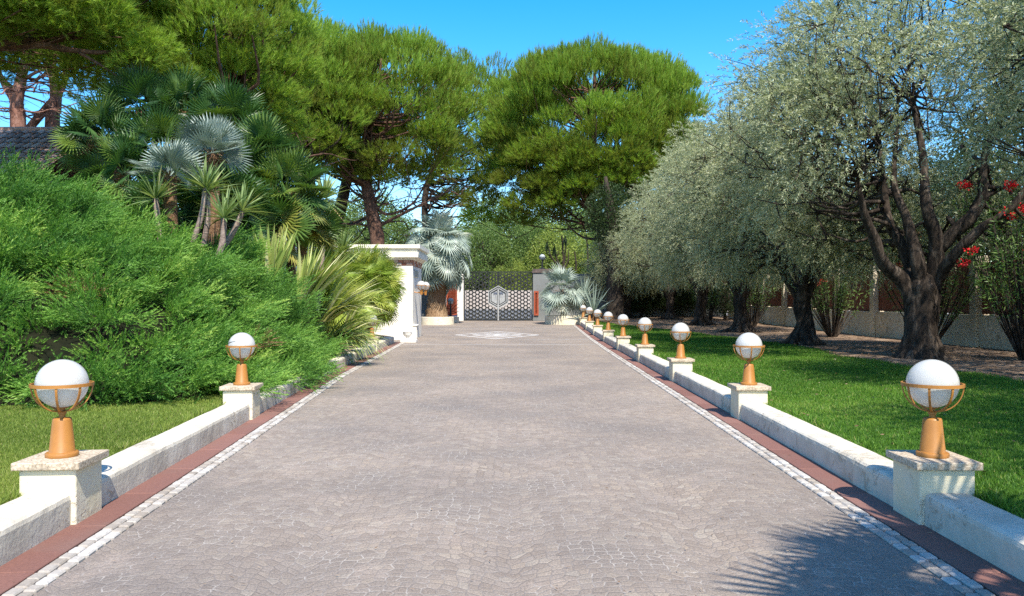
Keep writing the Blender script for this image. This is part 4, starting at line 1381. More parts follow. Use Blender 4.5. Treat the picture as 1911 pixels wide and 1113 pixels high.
# blue palm before the gate
hub = P(818, 468, 48.2)
fan_palm((PL[0] - .05, 48.3, .55), hub, 84, 1.15, 1.5, 'tall blue-grey fan palm with shaggy crown in the round planter', 'fan_silver', .48, kind='blue_palm', el=(88, -72), nseg=24, spread=125, droop=.2, tint=(.74, .16), wild=.4, tilt=1.3)
mb = MB()
t_bp = bpy.data.objects['blue_palm']
m = 500
a = rng.uniform(0, 6.283, m); z = .58 + rng.random(m) ** 1.6 * 1.3
rad = .68 - .18 * (z - .58)
B = np.stack([t_bp.location.x + np.cos(a) * rad * .82, 48.3 + np.sin(a) * rad * .82, z], 1)
straps(mb, B, np.stack([np.cos(a) * .35, np.sin(a) * .35, np.ones(m)], 1), rng.uniform(.25, .5, m), .07, .1, rng.random(m), 2)
mb.addl(lathe([(.72, .5), (.66, .9), (.54, 1.5), (.45, 2.2)], 20, (t_bp.location.x, 48.3, 0)), .4)
mb.build('boot', M['palm_fibre'], t_bp)
hub = P(1047, 545, 48.2)
fan_palm((PR[0] - .1, 48.4, .6), hub, 26, 1.0, .85, 'small silver-green fan palm in the right round planter', 'fan_silver', .17, kind='small_silver_palm', el=(88, -60), nseg=22, spread=115, droop=.12, tint=(.68, .15), tilt=.9)
# palm just outside the frame whose fronds shade the near right corner
fan_palm((4.0, 1.3, .2), (3.75, 1.5, 3.75), 34, 1.0, .85, 'tall fan palm on the right lawn edge shading the near corner', 'fan_green', .18, kind='corner_palm', el=(80, -40), nseg=26, spread=100, droop=.1)


# ---- sword-leaved plants
def rosette(mb, c, n, L, Wd, droop=.15, up=(80, -10), tint=(.5, .2), r=rng, dead=.0):
    q = (np.arange(n) + .5) / n
    a = np.arange(n) * 2.39996 + r.normal(0, .2, n)
    e = np.radians(up[0] + (up[1] - up[0]) * q) + r.normal(0, .12, n)
    D = np.stack([np.cos(a) * np.cos(e), np.sin(a) * np.cos(e), np.sin(e)], 1)
    t = np.clip(r.normal(tint[0], tint[1], n), 0, .9)
    t[(q > .8) & (r.random(n) < dead)] = 1.0
    straps(mb, np.array(c) + D * .05, D, L * r.uniform(.8, 1.15, n), Wd, droop, t, 4)


def yucca(base, stems, label, L=.62, Wd=.05, n=70, tr=.07, group='yuccas before the palms', **kw):
    t = thing('yucca', label, 'yucca', base, group)
    mb = MB()
    for st in stems: tube(mb, st, [tr * 1.1, tr, tr * .9], 10, 6, .22, .5, 4)
    mb.build('stem', M['yucca_bark'], t, smooth=True)
    mb = MB()
    for st in stems: rosette(mb, st[-1], n, L, Wd, **kw)
    mb.build('leaves', M['yucca'], t)
    return t


def stem_to(px, py, d, bx=None, h=1.6):
    tip = P(px, py, d); b = tip.copy(); b[2] -= h
    if bx is not None: b[0] += bx
    return [b, (b + tip) / 2 + [.05, 0, 0], tip]


d = 16.6
s1 = stem_to(290, 372, d, .1); yucca(s1[0], [s1], 'yucca with flat pale rosette left of the knobbly stems', .74, .05, 60, up=(75, -15))
s1 = stem_to(383, 352, 16.2, -.25, 1.1); s2 = stem_to(388, 360, 16.3, -.1, 1.1)
yucca(s1[0], [s1, s2], 'yucca with two knobbly bare stems under its rosette', .70, .045, 55, .055, up=(85, 0))
s1 = stem_to(418, 408, 15.8, -.15, .9); s2 = stem_to(452, 395, 16.2, -.5, .9)
yucca(s1[0], [s1, s2], 'low double-headed yucca above the juniper crest', .68, .045, 50, .06, up=(85, -5))
d = 24
s1 = stem_to(605, 372, d, -.2, 3.4); yucca(s1[0], [s1], 'tall thin yucca with tan hanging leaves before the pine trunks', .85, .07, 90, .06, up=(85, -75), dead=.9, tint=(.62, .15))
s1 = stem_to(640, 470, 26, -.1, 2.2); yucca(s1[0], [s1], 'yucca rosette in front of the gatehouse cornice', .95, .07, 90, .07, up=(88, -25), tint=(.6, .15))


def flax(base, n, L, label, lean=(.3, -.1), spread=.5, droop=.3, Wd=.07, tint=(.6, .2)):
    base = np.array(base, float)
    t = thing('flax_plant', label, 'flax', base, 'variegated flax plants')
    mb = MB()
    a = rng.uniform(0, 6.283, n)
    D = np.stack([np.cos(a) * spread * rng.random(n) ** .6 + lean[0], np.sin(a) * spread * rng.random(n) ** .6 + lean[1], np.ones(n)], 1)
    B = base + np.stack([np.cos(a) * .18, np.sin(a) * .18, 0 * a], 1) * rng.random((n, 1))
    straps(mb, B, D, L * rng.uniform(.65, 1.1, n), Wd * rng.uniform(.7, 1.2, n), droop * rng.uniform(.4, 1.5, n), np.clip(rng.normal(tint[0], tint[1], n), 0, 1), 7, base_w=.7)
    mb.build('leaves', M['flax'], t)
    return t


flax(P(505, 520, 18.2), 70, 1.25, 'upright pale flax plant above the juniper at the palm foot', (.1, 0), .45, .05, .11, (.62, .18))
flax(P(570, 560, 18.9), 90, 1.65, 'flax plant with striped leaves fanning to the right', (.45, -.1), .5, .16, .095, (.68, .2))
flax(P(605, 600, 19.4), 120, 2.0, 'flax plant with long leaves arching towards the drive', (.85, -.15), .55, .38, .08, (.72, .2))
flax(P(618, 640, 20.2), 100, 1.6, 'flax plant spilling its leaves over the kerb wall', (1.2, -.2), .6, .62, .055, (.65, .25))
flax(P(612, 655, 21.0), 70, 1.35, 'lowest flax plant with browned leaf tips by the drive', (.9, -.3), .7, .9, .05, (.75, .25))


flax(P(642, 640, 22.2), 120, 1.5, 'dense flax plant cascading over the low wall before the last left lamp', (1.0, -.35), .75, .65, .055, (.62, .25))
flax(P(650, 615, 23.6), 90, 1.5, 'flax plant with thin pale leaves in front of the bushy palms', (.9, -.2), .6, .45, .055, (.6, .25))


# ---- the big juniper
def road_bound(y): return strip_l(y) - .60


def jun_h(X, Y):
    """height of the juniper mound above ground"""
    X = np.asarray(X, float); Y = np.asarray(Y, float)
    crest = np.interp(X, [-13, -11, -9.9, -8.6, -7.2, -5.8, -4.8, -4.2, -3.6], [3.85, 3.95, 3.9, 3.5, 2.95, 2.35, 1.45, .85, .5])
    yf = np.interp(X, [-14, -5.0, -4.3, -3.9, -3.4], [10.6, 10.7, 11.5, 11.9, 12.2])
    t = np.clip((Y - yf) / 6.4, 0, 1)
    front = (1 - (1 - t) ** 2.3) ** .75
    s = np.clip((road_bound(Y) - X) / 1.5, 0, 1)
    sidef = (1 - (1 - s) ** 2.4) ** .7
    b = np.clip((np.interp(X, [-6, -4.6], [21.0, 18.9]) - Y) / 2.2, 0, 1); back = b ** .5
    return crest * front * sidef * back


jx, jy = np.meshgrid(np.linspace(-16, -3.2, 120), np.linspace(10.4, 21.2, 120))
hz = jun_h(jx, jy)
juni = thing('juniper_bush', 'huge spreading green juniper mound covering the left bank', 'juniper', (-7, 12, .2))
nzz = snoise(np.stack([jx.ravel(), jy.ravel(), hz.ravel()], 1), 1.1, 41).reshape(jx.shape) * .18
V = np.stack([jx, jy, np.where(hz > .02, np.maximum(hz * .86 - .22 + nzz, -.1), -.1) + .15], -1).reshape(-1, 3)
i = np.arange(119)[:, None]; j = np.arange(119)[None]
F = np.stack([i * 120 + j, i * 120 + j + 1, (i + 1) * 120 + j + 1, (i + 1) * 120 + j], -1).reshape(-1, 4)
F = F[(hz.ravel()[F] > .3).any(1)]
mb = MB(); mb.add(V, F); mb.build('dark_core', M['juniper_core'], juni, smooth=True)  # solid hull filling the mound, inner shade put into its colour


def juniper(mb, npad, per, sprays, k=15):
    r = np.random.default_rng(77)
    # flat pads of branches laid over the bank like shingles, sampled by surface area
    gx = np.gradient(hz, jx[0, 1] - jx[0, 0], axis=1); gy = np.gradient(hz, jy[1, 0] - jy[0, 0], axis=0)
    area = np.sqrt(1 + np.clip(gx, -5, 5) ** 2 + np.clip(gy, -5, 5) ** 2) * (hz > .05)
    area = area * np.where(jy > 18.3, .5, 1.0) * np.where(jx < -12.5, .35, 1.0)
    w = (area / area.sum()).ravel()
    pads = []; sup = []
    idx = r.choice(len(w), 9000, p=w)
    for q in idx:
        X, Y = jx.ravel()[q] + r.uniform(-.05, .05), jy.ravel()[q] + r.uniform(-.05, .05)
        gxx, gyy = np.clip(gx.ravel()[q], -4, 4), np.clip(gy.ravel()[q], -4, 4)
        st = min(math.hypot(gxx, gyy) / 3, 1)
        h = float(jun_h(X, Y))
        p = np.array([X, Y, max(h * (1 - st * r.random() * .75), .12) + .2])
        if pads and np.min(np.linalg.norm((np.array(pads) - p) * [1, 1, 1.35], axis=1)) < .46: continue
        pads.append(p); sup.append((-gxx, -gyy, 1.0, st))
        if len(pads) >= npad: break
    pads = np.array(pads); sup = np.array(sup); npad = len(pads)
    NP = nrm(sup[:, :3]); PS = sup[:, 3]
    sz = r.uniform(.7, 1.3, npad)
    main = nrm(NP * .60 + np.array([.50, -.15, .10]) + r.normal(size=(npad, 3)) * .22)
    main[:, 2] = np.clip(main[:, 2], -.12, .62); main = nrm(main)
    lat0 = nrm(np.cross(main, np.array([0, 0, 1.0])))
    pads = pads - NP * (r.uniform(.25, .75, npad))[:, None]
    nb = npad * per
    Pi = np.repeat(np.arange(npad), per)
    ang = np.tile(np.linspace(-1.05, 1.05, per), npad) + r.normal(0, .12, nb)
    D = main[Pi] * np.cos(ang)[:, None] + lat0[Pi] * np.sin(ang)[:, None] + np.array([0, 0, 1.0]) * r.normal(.13, .07, nb)[:, None]
    D = nrm(D)
    B = pads[Pi] + r.normal(size=(nb, 3)) * .05
    L = sz[Pi] * r.uniform(.75, 1.15, nb) * (1 - .28 * np.abs(ang))
    tone = np.repeat(r.normal(0, .10, npad), per) + r.normal(0, .06, nb)
    brown = np.repeat(r.random(npad) < .012, per) & (r.random(nb) < .6)
    # sprays along each branch
    T = np.tile(np.linspace(.2, 1.0, sprays), nb) + r.uniform(-.05, .05, nb * sprays)
    Bi = np.repeat(np.arange(nb), sprays)
    up = np.array([0, 0, 1.0])
    pos = B[Bi] + D[Bi] * (L[Bi] * T)[:, None] - up * (.20 * L[Bi] * T * T)[:, None]
    tg = nrm(D[Bi] - up * (.5 * T)[:, None])
    N_ = len(pos)
    lat = nrm(np.cross(tg, unit_rand(N_, r)))
    pos += lat * (r.random((N_, 1)) * .16 * (1.15 - .6 * T[:, None]))
    ax = nrm(tg * .9 + lat * .42 + up * .2)
    sl = r.uniform(.20, .38, N_) * (1.1 - .25 * T)
    # small scale-leaf plumes
    q = np.tile(np.linspace(.05, 1, k), N_); Si = np.repeat(np.arange(N_), k)
    sgn = np.tile(np.where(np.arange(k) % 2, 1, -1), N_)
    side_ = nrm(np.cross(ax, unit_rand(N_, r)))[Si]
    A = ax[Si]
    C = pos[Si] + A * (sl[Si] * q)[:, None]
    Dk = nrm(A * .9 + side_ * (sgn * .5 * (1.15 - q))[:, None] + r.normal(size=(len(q), 3)) * .2)
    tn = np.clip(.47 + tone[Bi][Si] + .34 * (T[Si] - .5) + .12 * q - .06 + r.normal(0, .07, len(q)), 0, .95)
    tn[brown[Bi][Si]] = 1.0
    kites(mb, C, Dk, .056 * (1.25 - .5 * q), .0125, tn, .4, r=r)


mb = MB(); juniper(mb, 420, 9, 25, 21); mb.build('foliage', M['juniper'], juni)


# ---- olives
def olive_mesh(seed, crown_prof, n_lobes=150, lean=0, limbs=None, trunk=None, twigs=36, leaves=26, view_hole=None):
    r = np.random.default_rng(seed)
    wood, fol = MB(), MB()
    if trunk is None:
        trunk = ([(0, 0, -.15), (.02, .0, .25), (.08 + lean * .2, 0, .8), (.02 + lean * .4, .05, 1.35), (lean * .6, 0, 1.85)], [.58, .35, .28, .28, .31])
    tube(wood, trunk[0], trunk[1], 20, 6, .20, .5, seed, flute=.10)
    for q in range(7):          # surface roots
        a = q * .9 + r.uniform(-.3, .3); L = r.uniform(.7, 1.3)
        b = np.array(trunk[0][0])
        tube(wood, [b + [math.cos(a) * .15, math.sin(a) * .15, .55], b + [math.cos(a) * .5, math.sin(a) * .5, .24], b + [math.cos(a + .2) * L, math.sin(a + .2) * L, .10]], [.2, .15, .04], 8, 4, .2, .5, seed + q, cap=False)
    top = np.array(trunk[0][-1])
    if limbs is None:
        tube(wood, [top + [0, 0, -.12], top + [0, 0, .12], top + [.02, 0, .30]], [.30, .22, .03], 14, 4, .2, .5, seed)
    if limbs is None:
        limbs = []
        nl = 5
        for q in range(nl):
            a = q * 2 * math.pi / nl + r.uniform(-.4, .4)
            s = r.uniform(.8, 1.25)
            p0 = top + [0, 0, -.35]
            p1 = top + np.array([math.cos(a) * .55, math.sin(a) * .55, .55]) * s
            p2 = top + np.array([math.cos(a + .35) * 1.15, math.sin(a + .35) * 1.15, 1.5]) * s
            p3 = top + np.array([math.cos(a - .1) * 1.9, math.sin(a - .1) * 1.9, 2.7]) * s
            p4 = top + np.array([math.cos(a + .3) * 2.4, math.sin(a + .3) * 2.4, 4.0]) * s
            limbs.append(([p0, p1, p2, p3, p4], [.19, .155, .11, .07, .03]))
    allp = []; allr = []
    for lp, lr in limbs:
        tube(wood, lp, lr, 10, 6, .22, .5, seed + 9)
        c = catmull(lp, 6); allp.append(c); allr.append(np.interp(np.linspace(0, 1, len(c)), np.linspace(0, 1, len(lr)), lr))
    allp = np.vstack(allp); allr = np.concatenate(allr)
    cen = shell(crown_prof, n_lobes, .5, .62, r)
    if view_hole is not None: cen = cen[[not view_hole(c) for c in cen]]
    for c in cen:
        d = np.linalg.norm(allp - c, axis=1) + np.maximum(0, allp[:, 2] - c[2]) * 1.0 + r.random(len(allp)) * .5
        i = int(np.argmin(d)); r0 = min(max(allr[i] * .6, .03), .075)
        pts = limb_path(allp[i], c, .05, .30, r, 3)
        tube(wood, pts, [r0, r0 * .65, r0 * .4, .014], 5, 3, .15, .5, 3, cap=False)
        for w in range(4):
            s0 = pts[r.integers(2, 5)]; e = c + unit_rand(1, r)[0] * .8
            tube(wood, limb_path(s0, e, .02, .35, r, 1), [.018, .006], 4, 2, 0, .5, 3, cap=False)
    # twigs with paired narrow leaves
    nL = len(cen); N_ = nL * twigs
    C = np.repeat(cen, twigs, 0)
    ctr = np.array([0, 0, np.mean([p[0] for p in crown_prof])])
    U = unit_rand(N_, r)
    outw = nrm(C - ctr)
    pos = C + U * (r.random((N_, 1)) ** .5) * .78
    D = nrm(U * .6 + outw * .55 + np.array([0, 0, .12]) + r.normal(size=(N_, 3)) * .35)
    TL = r.uniform(.25, .6, N_); dr = r.uniform(.05, .6, N_)
    up = np.array([0, 0, 1.0])
    # twig stems
    tt = np.array([0, .5, 1.0])
    P0 = pos; P1 = pos + D * (TL * .5)[:, None] - up * (dr * TL * .25)[:, None]; P2 = pos + D * TL[:, None] - up * (dr * TL)[:, None]
    sd = nrm(np.cross(D, unit_rand(N_, r))) * .0035
    Vt = np.stack([P0 - sd, P0 + sd, P1 - sd, P1 + sd, P2], 1).reshape(-1, 3)
    b = np.arange(N_)[:, None] * 5
    wood.add(Vt, (b + np.array([[0, 1, 3, 2]])).reshape(-1, 4), .8)
    q = np.tile((np.arange(leaves) + .5) / leaves, N_); Si = np.repeat(np.arange(N_), leaves)
    A = nrm(D[Si] - up * (2 * dr[Si] * q)[:, None] * .5)
    Cc = pos[Si] + D[Si] * (TL[Si] * q)[:, None] - up * (dr[Si] * TL[Si] * q * q)[:, None]
    lat = nrm(np.cross(A, unit_rand(len(q), r)))
    Dl = nrm(A * .75 + lat * .75)
    tl = np.clip(r.normal(.52, .17, len(q)) + np.repeat(np.repeat(r.normal(0, .07, nL), twigs), leaves), 0, .88)
    sil = r.random(len(q)) < .10; tl[sil] = r.uniform(.85, 1, sil.sum())
    kites(fol, Cc, Dl, r.uniform(.07, .105, len(q)), .018, tl, .5, r=r)
    return wood, fol


def place_tree(name, label, cat, loc, wood, fol, bark, leafm, group, rotz=0, scale=1.0):
    t = thing(name, label, cat, (0, 0, 0), group)
    w = wood.build('trunk', M[bark], None, smooth=True); w.parent = t
    f = fol.build('crown', M[leafm], None); f.parent = t
    t.location = loc; t.rotation_euler = (0, 0, rotz); t.scale = (scale,) * 3
    return t


OG = 'olive trees along the right lawn'
# nearest visible olive: limbs follow the photograph
OA = np.array([10.15, 19.8, float(ground_r(np.array([10.15]), np.array([19.8]))[0])])


def oa(px, py, dd=0.0): return P(px, py, 19.8 + dd) - OA


tr = ([oa(1718, 672) + [0, 0, -.2], oa(1718, 655), oa(1718, 620), oa(1722, 575), oa(1722, 535), oa(1724, 514), oa(1724, 500)], [.78, .52, .40, .39, .40, .26, .04])
lim = [([oa(1705, 560), oa(1680, 520), oa(1648, 490, -.3), oa(1630, 440, -.6), oa(1612, 395, -.8), oa(1600, 330, -1)], [0.228, 0.198, 0.160, 0.129, 0.091, 0.038]),
       ([oa(1708, 545), oa(1700, 505, .4), oa(1685, 460, .5), oa(1660, 420, .6), oa(1650, 350, .8), oa(1640, 250, .8)], [0.213, 0.182, 0.152, 0.114, 0.084, 0.038]),
       ([oa(1715, 545), oa(1712, 490, -.2), oa(1700, 440, -.1), oa(1690, 400, 0), oa(1668, 340, .2), oa(1676, 230, .3)], [0.205, 0.167, 0.137, 0.106, 0.076, 0.038]),
       ([oa(1738, 540), oa(1748, 480, -.2), oa(1745, 435, -.3), oa(1728, 380, -.3), oa(1722, 290, 0), oa(1700, 180, .2)], [0.228, 0.198, 0.167, 0.137, 0.091, 0.038]),
       ([oa(1750, 470, -.2), oa(1775, 440, -.4), oa(1812, 405, -.6), oa(1832, 370, -.7), oa(1838, 290, -.8), oa(1875, 190, -1)], [0.167, 0.160, 0.144, 0.114, 0.084, 0.038]),
       ([oa(1745, 525), oa(1770, 490, -.5), oa(1800, 455, -.9), oa(1840, 420, -1.2), oa(1890, 385, -1.5), oa(1940, 310, -1.7)], [0.182, 0.144, 0.122, 0.099, 0.076, 0.030])]
oprof = [(2.75, 2.3), (3.5, 3.7), (4.4, 4.4), (5.8, 4.6), (7.2, 3.9), (8.3, 2.7), (9.2, 1.2)]
w, f = olive_mesh(3, [(2.9, 2.6), (3.6, 4.0), (4.8, 4.7), (6.0, 4.8), (7.4, 4.1), (8.6, 2.9), (9.6, 1.2)], 190, trunk=tr, limbs=lim, twigs=66, leaves=26,
                  view_hole=lambda c: c[2] < 6.4 and c[1] < 1.0 and -3.0 < c[0] < 3.0 and rng.random() < .86)
place_tree('olive_tree', 'large old olive with thick gnarled spreading trunk, nearest on the right', 'tree', OA, w, f, 'olive_bark', 'olive_leaf', OG)
w, f = olive_mesh(8, oprof, 150, twigs=62, leaves=26)
ol = [(9.35, 25.6, .4, .92, 'second olive from the front with forked dark trunk behind the lawn'), (10.1, 35.0, 2.1, .95, 'third olive from the front with stout upright trunk'),
      (10.1, 42.5, 3.6, .93, 'fourth olive back, its trunk leaning among oleander stems'), (9.9, 50.2, 5.2, .86, 'farthest olive with pale split trunk near the grey wall')]
first = None
for (x, y, rz, sc, lab) in ol:
    loc = (x, y, float(ground_r(np.array([x]), np.array([y]))[0]) - .02)
    if first is None: first = place_tree('olive_tree', lab, 'tree', loc, w, f, 'olive_bark', 'olive_leaf', OG, rz, sc)
    else: dup(first, loc, rz, sc, lab)
# olives of the same row beside the camera: they shade the lawn and reach into the right edge
dup(first, (11.3, 11.6, .25), 1.1, .95, 'olive beside the frame whose branches enter at the top right')
dup(first, (9.3, 3.6, .25), 4.2, .9, 'olive beside the camera shading the near right lawn')
dup(first, (7.6, 52.0, .5), 2.7, .62, 'small dense olive at the corner of the grey wall')


# ---- oleanders
def oleander(loc, label, h=2.6, n=34, spread=.9, flowers=0, seed=1, view=None):
    r = np.random.default_rng(seed)
    loc = np.array(loc, float)
    t = thing('oleander', label, 'shrub', loc, 'oleanders in front of the right fence')
    st, lf, fl = MB(), MB(), MB()
    for i in range(n):
        a = r.uniform(0, 6.283); s = spread * r.random() ** .6; hh = h * r.uniform(.6, 1.1)
        b = loc + [math.cos(a) * .12, math.sin(a) * .12, -.05]
        e = loc + np.array([math.cos(a) * s * 1.3, math.sin(a) * s * 1.3, hh])
        m = (b + e) / 2 + np.array([math.cos(a) * s * .15, math.sin(a) * s * .15, hh * .05])
        tube(st, [b, m, e], [.022, .016, .006], 5, 4, 0, .5, 1, cap=False)
        pth = catmull([b, m, e], 14)
        q = r.integers(int(len(pth) * .35), len(pth), 70)
        C = pth[q] + r.normal(size=(70, 3)) * .03
        D = nrm(r.normal(size=(70, 3)) * .8 + np.array([math.cos(a) * .5, math.sin(a) * .5, .5]))
        kites(lf, C, D, r.uniform(.12, .19, 70), .026, np.clip(r.normal(.5, .2, 70), 0, 1), .5, r=r)
        if i < flowers:
            for cl in range(2):
                cc = e + r.normal(size=3) * .12
                U = unit_rand(60, r) * np.array([1, 1, .6])
                kites(fl, cc + U * r.uniform(.02, .17, (60, 1)), nrm(U + r.normal(size=(60, 3)) * .5), .06, .045, r.random(60), .5, r=r)
    st.build('stems', M['olive_bark'], t, smooth=True); lf.build('leaves', M['oleander'], t)
    if flowers: fl.build('flowers', M['red_petal'], t)


def og(x, y): return (x, y, float(ground_r(np.array([x]), np.array([y]))[0]))


oleander(og(12.1, 18.7), 'oleander with red blossoms reaching over the olive limb at the right edge', 3.7, 60, 1.15, 11, 1)
oleander(og(12.9, 24.6), 'oleander behind the thick olive trunk with bare low stems', 3.4, 46, 1.4, 3, 2)
oleander(og(12.4, 30.8), 'oleander with fanning stems right of the second olive', 3.4, 46, 1.2, 6, 3)
oleander(og(12.4, 41.0), 'oleander with many thin stems left of the second olive', 3.2, 46, 1.2, 4, 4)
oleander(og(11.6, 47.0), 'oleander half lost in shade behind the fourth olive', 3.0, 40, 1.1, 2, 5)
oleander(og(12.6, 15.8), 'oleander with few red clusters low at the right edge', 2.3, 46, 1.2, 7, 6)


# ---- broadleaved trees and hedges behind
def broad_mesh(seed, prof, nl, twig=120, leaf=.16, rl=.9):
    r = np.random.default_rng(seed)
    wood, fol = MB(), MB()
    hmax = max(p[0] for p in prof)
    tube(wood, [(0, 0, -.2), (.05, 0, hmax * .3), (0, .1, hmax * .65), (0, 0, hmax * .9)], [.3, .22, .12, .03], 8, 4, .1)
    cen = shell(prof, nl, .5, rl * .7, r)
    for c in cen:
        b = np.array([0, 0, max(.8, c[2] * .6)])
        tube(wood, limb_path(b, c, .05, .2, r, 2), [.07, .04, .012], 5, 3, 0, .5, 1, cap=False)
    N_ = len(cen) * twig
    C = np.repeat(cen, twig, 0); U = unit_rand(N_, r)
    pos = C + U * rl * (r.random((N_, 1)) ** .4)
    D = nrm(U * .6 + r.normal(size=(N_, 3)) * .6 + np.array([0, 0, -.15]))
    t = np.clip(r.normal(.5, .18, N_) + np.repeat(r.normal(0, .12, len(cen)), twig), 0, 1)
    kites(fol, pos, D, leaf * r.uniform(.7, 1.3, N_), leaf * .5, t, .45, r=r)
    return wood, fol


bp = [(1.2, 1.6), (2.5, 3.0), (4.2, 3.6), (6.0, 3.1), (7.4, 1.8), (8.2, .6)]
protos = {}
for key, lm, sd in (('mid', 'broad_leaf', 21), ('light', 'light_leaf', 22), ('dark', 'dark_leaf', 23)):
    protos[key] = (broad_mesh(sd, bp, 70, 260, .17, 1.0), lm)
made = {}
bgt = [('mid', 925, 112, 1.9, 'tallest far tree closing the gap above the gate'), ('mid', 1045, 116, 2.0, 'tall far tree above the right gate pillar'), ('mid', 690, 108, 1.9, 'tall far tree between the pine trunks'), ('mid', 640, 78, 1.25, 'mid green tree beyond the gatehouse between the pine trunks'), ('mid', 745, 82, 1.15, 'round green tree beyond the gatehouse left of the blue palm'), ('mid', 560, 72, 1.1, 'green tree behind the fan palm clump'),
       ('mid', 900, 99, 1.25, 'grey-green tree behind the gate by the blue palm'), ('light', 955, 94, .72, 'bright yellow-green bush just above the gate'), ('mid', 950, 108, 1.6, 'tall tree far behind the middle of the gate'),
       ('light', 1050, 95, 1.25, 'yellow-green tree behind the right gate pillar'), ('mid', 1005, 100, 1.35, 'mid green tree behind the gate pillar, farther back'), ('mid', 1090, 104, 1.5, 'tree far behind the grey wall and the dark stalks'),
       ('mid', 1165, 76, 1.2, 'mid green tree above the grey wall behind the olives'), ('mid', 850, 104, 1.3, 'tree far behind the blue palm, its top in a sky gap'), ('dark', 700, 98, 1.2, 'dark far tree left of the blue palm'),
       ('light', 1115, 94, .95, 'yellow-green bush over the end of the grey wall')]
for (key, px, d, sc, lab) in bgt:
    x = (px - CX) * d / FPX
    loc = (x, d, .3)
    (w, f), lm = protos[key]
    rz = random.uniform(0, 6)
    if key not in made: made[key] = place_tree('broadleaf_tree', lab, 'tree', loc, w, f, 'dark_bark', lm, 'broadleaf trees beyond the gate', rz, sc)
    else: dup(made[key], loc, rz, sc, lab)
# trees beyond the right fence and left of the house
for k in range(9):
    y = 19 + 5.2 * k
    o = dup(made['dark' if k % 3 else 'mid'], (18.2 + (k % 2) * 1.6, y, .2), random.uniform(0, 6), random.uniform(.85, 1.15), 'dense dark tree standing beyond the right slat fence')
    o['group'] = 'trees beyond the right fence'
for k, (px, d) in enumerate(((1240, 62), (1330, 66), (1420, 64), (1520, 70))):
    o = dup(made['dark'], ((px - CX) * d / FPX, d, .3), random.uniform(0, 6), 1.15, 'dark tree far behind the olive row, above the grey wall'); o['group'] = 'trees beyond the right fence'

for k, (x, y, sc) in enumerate(((8.6, 52.9, .34), (10.6, 53.1, .42), (12.6, 52.8, .40), (13.0, 48.6, .36))):  # shrubs added to keep the sunlit wall as dark as shade
    o = dup(made['dark'], (x, y, float(ground_r(np.array([x]), np.array([y]))[0])), random.uniform(0, 6), sc, 'dense dark shrub added to darken the grey wall behind the olives'); o['group'] = 'dark shrubs before the grey wall'
# dark flower stalks above the grey wall
for k, (px, y0, y1, kk) in enumerate(((1094, 505, 438, 0), (1072, 505, 470, 0), (1048, 510, 440, 1))):
    d = 55.0
    b = P(px + 3, y0, d); tp_ = P(px, y1, d)
    t = thing('dead_stalk', ('tall thin dark flower stalk above the grey wall', 'short thin dark stalk above the grey wall', 'branched dead plant with hanging dark heads above the wall')[k], 'stalk', b, 'dead stalks above the grey wall')
    mb = MB(); tube(mb, [b, (b + tp_) / 2 + [.05, 0, 0], tp_], [.07, .06, .04], 6, 4)
    if kk:
        for q, (dx, dz) in enumerate(((-1.0, .2), (.25, .6), (-.5, -.1), (.5, -.4))):
            e = tp_ + np.array([dx, 0, dz - .6]); tube(mb, [b + [0, 0, .2], (b + e) / 2 + [dx * .25, 0, 0], e], [.06, .05, .03], 6, 4)
    mb.build('stem', M['dark_bark'], t)
    if kk:
        mb = MB(); m = 120
        for (dx, dz) in ((-1.0, .2), (.25, .6), (-.5, -.1)):
            c = tp_ + np.array([dx, 0, dz - .6])
            U = unit_rand(40); straps(mb, np.repeat(c[None], 40, 0), np.stack([U[:, 0] * .35, U[:, 1] * .35, -np.ones(40)], 1), rng.uniform(.4, .9, 40), .06, .1, rng.random(40) * .4, 3)
        mb.build('hanging_leaves', M['dark_leaf'], t)
# agave-like blue rosette right of the small palm
for k, (px, py, d, L, lab) in enumerate(((1108, 585, 47.5, 1.9, 'spiky grey-green agave right of the small silver palm'), (1090, 555, 49.5, 1.5, 'upper spiky agave against the grey wall'))):
    c = P(px, py, d); b = (c[0], d, float(g(d)) + .2)
    t = thing('agave', lab, 'agave', b, 'spiky agaves by the right planter')
    mb = MB(); tube(mb, [b, c], [.12, .1], 8, 2); mb.build('stem', M['palm_bark'], t)
    mb = MB(); rosette(mb, c, 60, L, .09, .12, (80, -10), (.42, .12)); mb.build('leaves', M['fan_silver'], t)
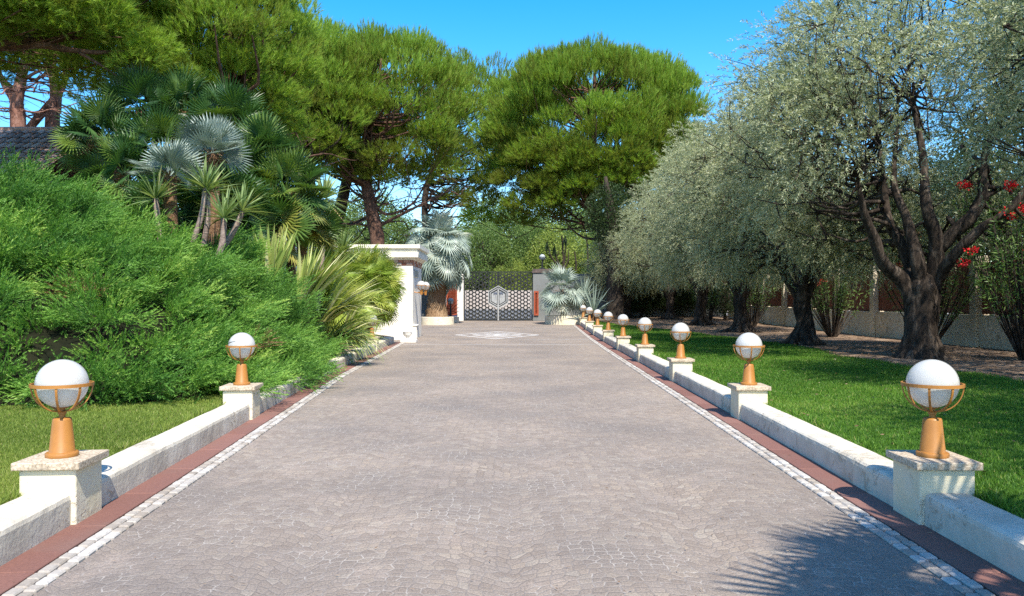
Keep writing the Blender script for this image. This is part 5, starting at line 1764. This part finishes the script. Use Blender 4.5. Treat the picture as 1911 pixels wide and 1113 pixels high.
# dark trunk by the end of the grey wall
tp = pp(50.5, (1150, 606), (1149, 585), (1148, 540), (1146, 480), (1140, 400), (1130, 330))
t = thing('dark_trunk_tree', 'straight dark rough trunk at the end of the grey wall', 'tree', base_of(tp))
mb = MB(); tube(mb, tp, [.75, .60, .52, .48, .36, .1], 14, 6, .15, .5, 2); mb.build('trunk', M['dark_bark'], t, smooth=True)
w, f = protos['dark'][0]
mb = MB(); c = np.array(tp[4]); rr_ = np.random.default_rng(5); n = 9000
U = unit_rand(n, rr_); kites(mb, c + U * np.array([1.7, 1.5, 2.0]) * rr_.random((n, 1)) ** .4, nrm(U + rr_.normal(size=(n, 3)) * .7), .16, .05, rr_.random(n), r=rr_)
mb.build('crown', M['dark_leaf'], t)

# ------------------------------------------------------------------ house with tiled roof on the left
t = thing('tiled_house', 'house with dark barrel-tiled roof showing above the juniper', 'house', (-22, 29.5, .3))
e0 = P(75, 303, 25.2); r0_ = P(108, 246, 29.2)
xr = -15.55
mb = MB(); mb.addl(box((xr - 6.6, 29.6, 2.8), (11.6, 7.2, 6.2), .01)); mb.build('wall', M['street_wall'], t)
mb = MB()
ze, zr = 5.55, 7.95; ye, yr_ = 25.4, 29.6
nrow = 9
for i in range(42):
    x = xr - i * .30
    for j in range(nrow):
        t0, t1 = j / nrow, (j + 1.12) / nrow
        A0 = np.array([x, ye + (yr_ - ye) * t0, ze + (zr - ze) * t0]); A1 = np.array([x, ye + (yr_ - ye) * t1, ze + (zr - ze) * t1])
        th = np.linspace(0, math.pi, 7); rw = .142
        sk = rng.normal() * .012
        lo = np.stack([A0[0] + sk + rw * np.cos(th), np.full(7, A0[1]), A0[2] + .045 + rw * .62 * np.sin(th)], 1)
        hi = np.stack([A1[0] + sk * .5 + rw * .84 * np.cos(th), np.full(7, A1[1]), A1[2] + .0 + rw * .7 * np.sin(th)], 1)
        mb.add(np.vstack([lo, hi]), [[k, k + 1, 8 + k, 7 + k] for k in range(6)], rng.random())
V = np.array([[xr + .2, ye - .05, ze - .02], [xr - 12.4, ye - .05, ze - .02], [xr - 12.4, yr_, zr - .02], [xr + .2, yr_, zr - .02], [xr + .2, yr_ + 4.2, ze], [xr - 12.4, yr_ + 4.2, ze]])
mb.add(V, [[0, 3, 2, 1], [3, 4, 5, 2]], .75)
mb.build('roof', M['roof_tile'], t)
mb = MB()
for i in range(40): mb.addl(lathe([(.13, 0), (.15, .42)], 10), .5) if False else None
tube(mb, [(xr + .2, yr_, zr + .03), (xr - 12.4, yr_, zr + .03)], [.14, .14], 10, 30, .05, .5); mb.build('ridge', M['roof_tile'], t)
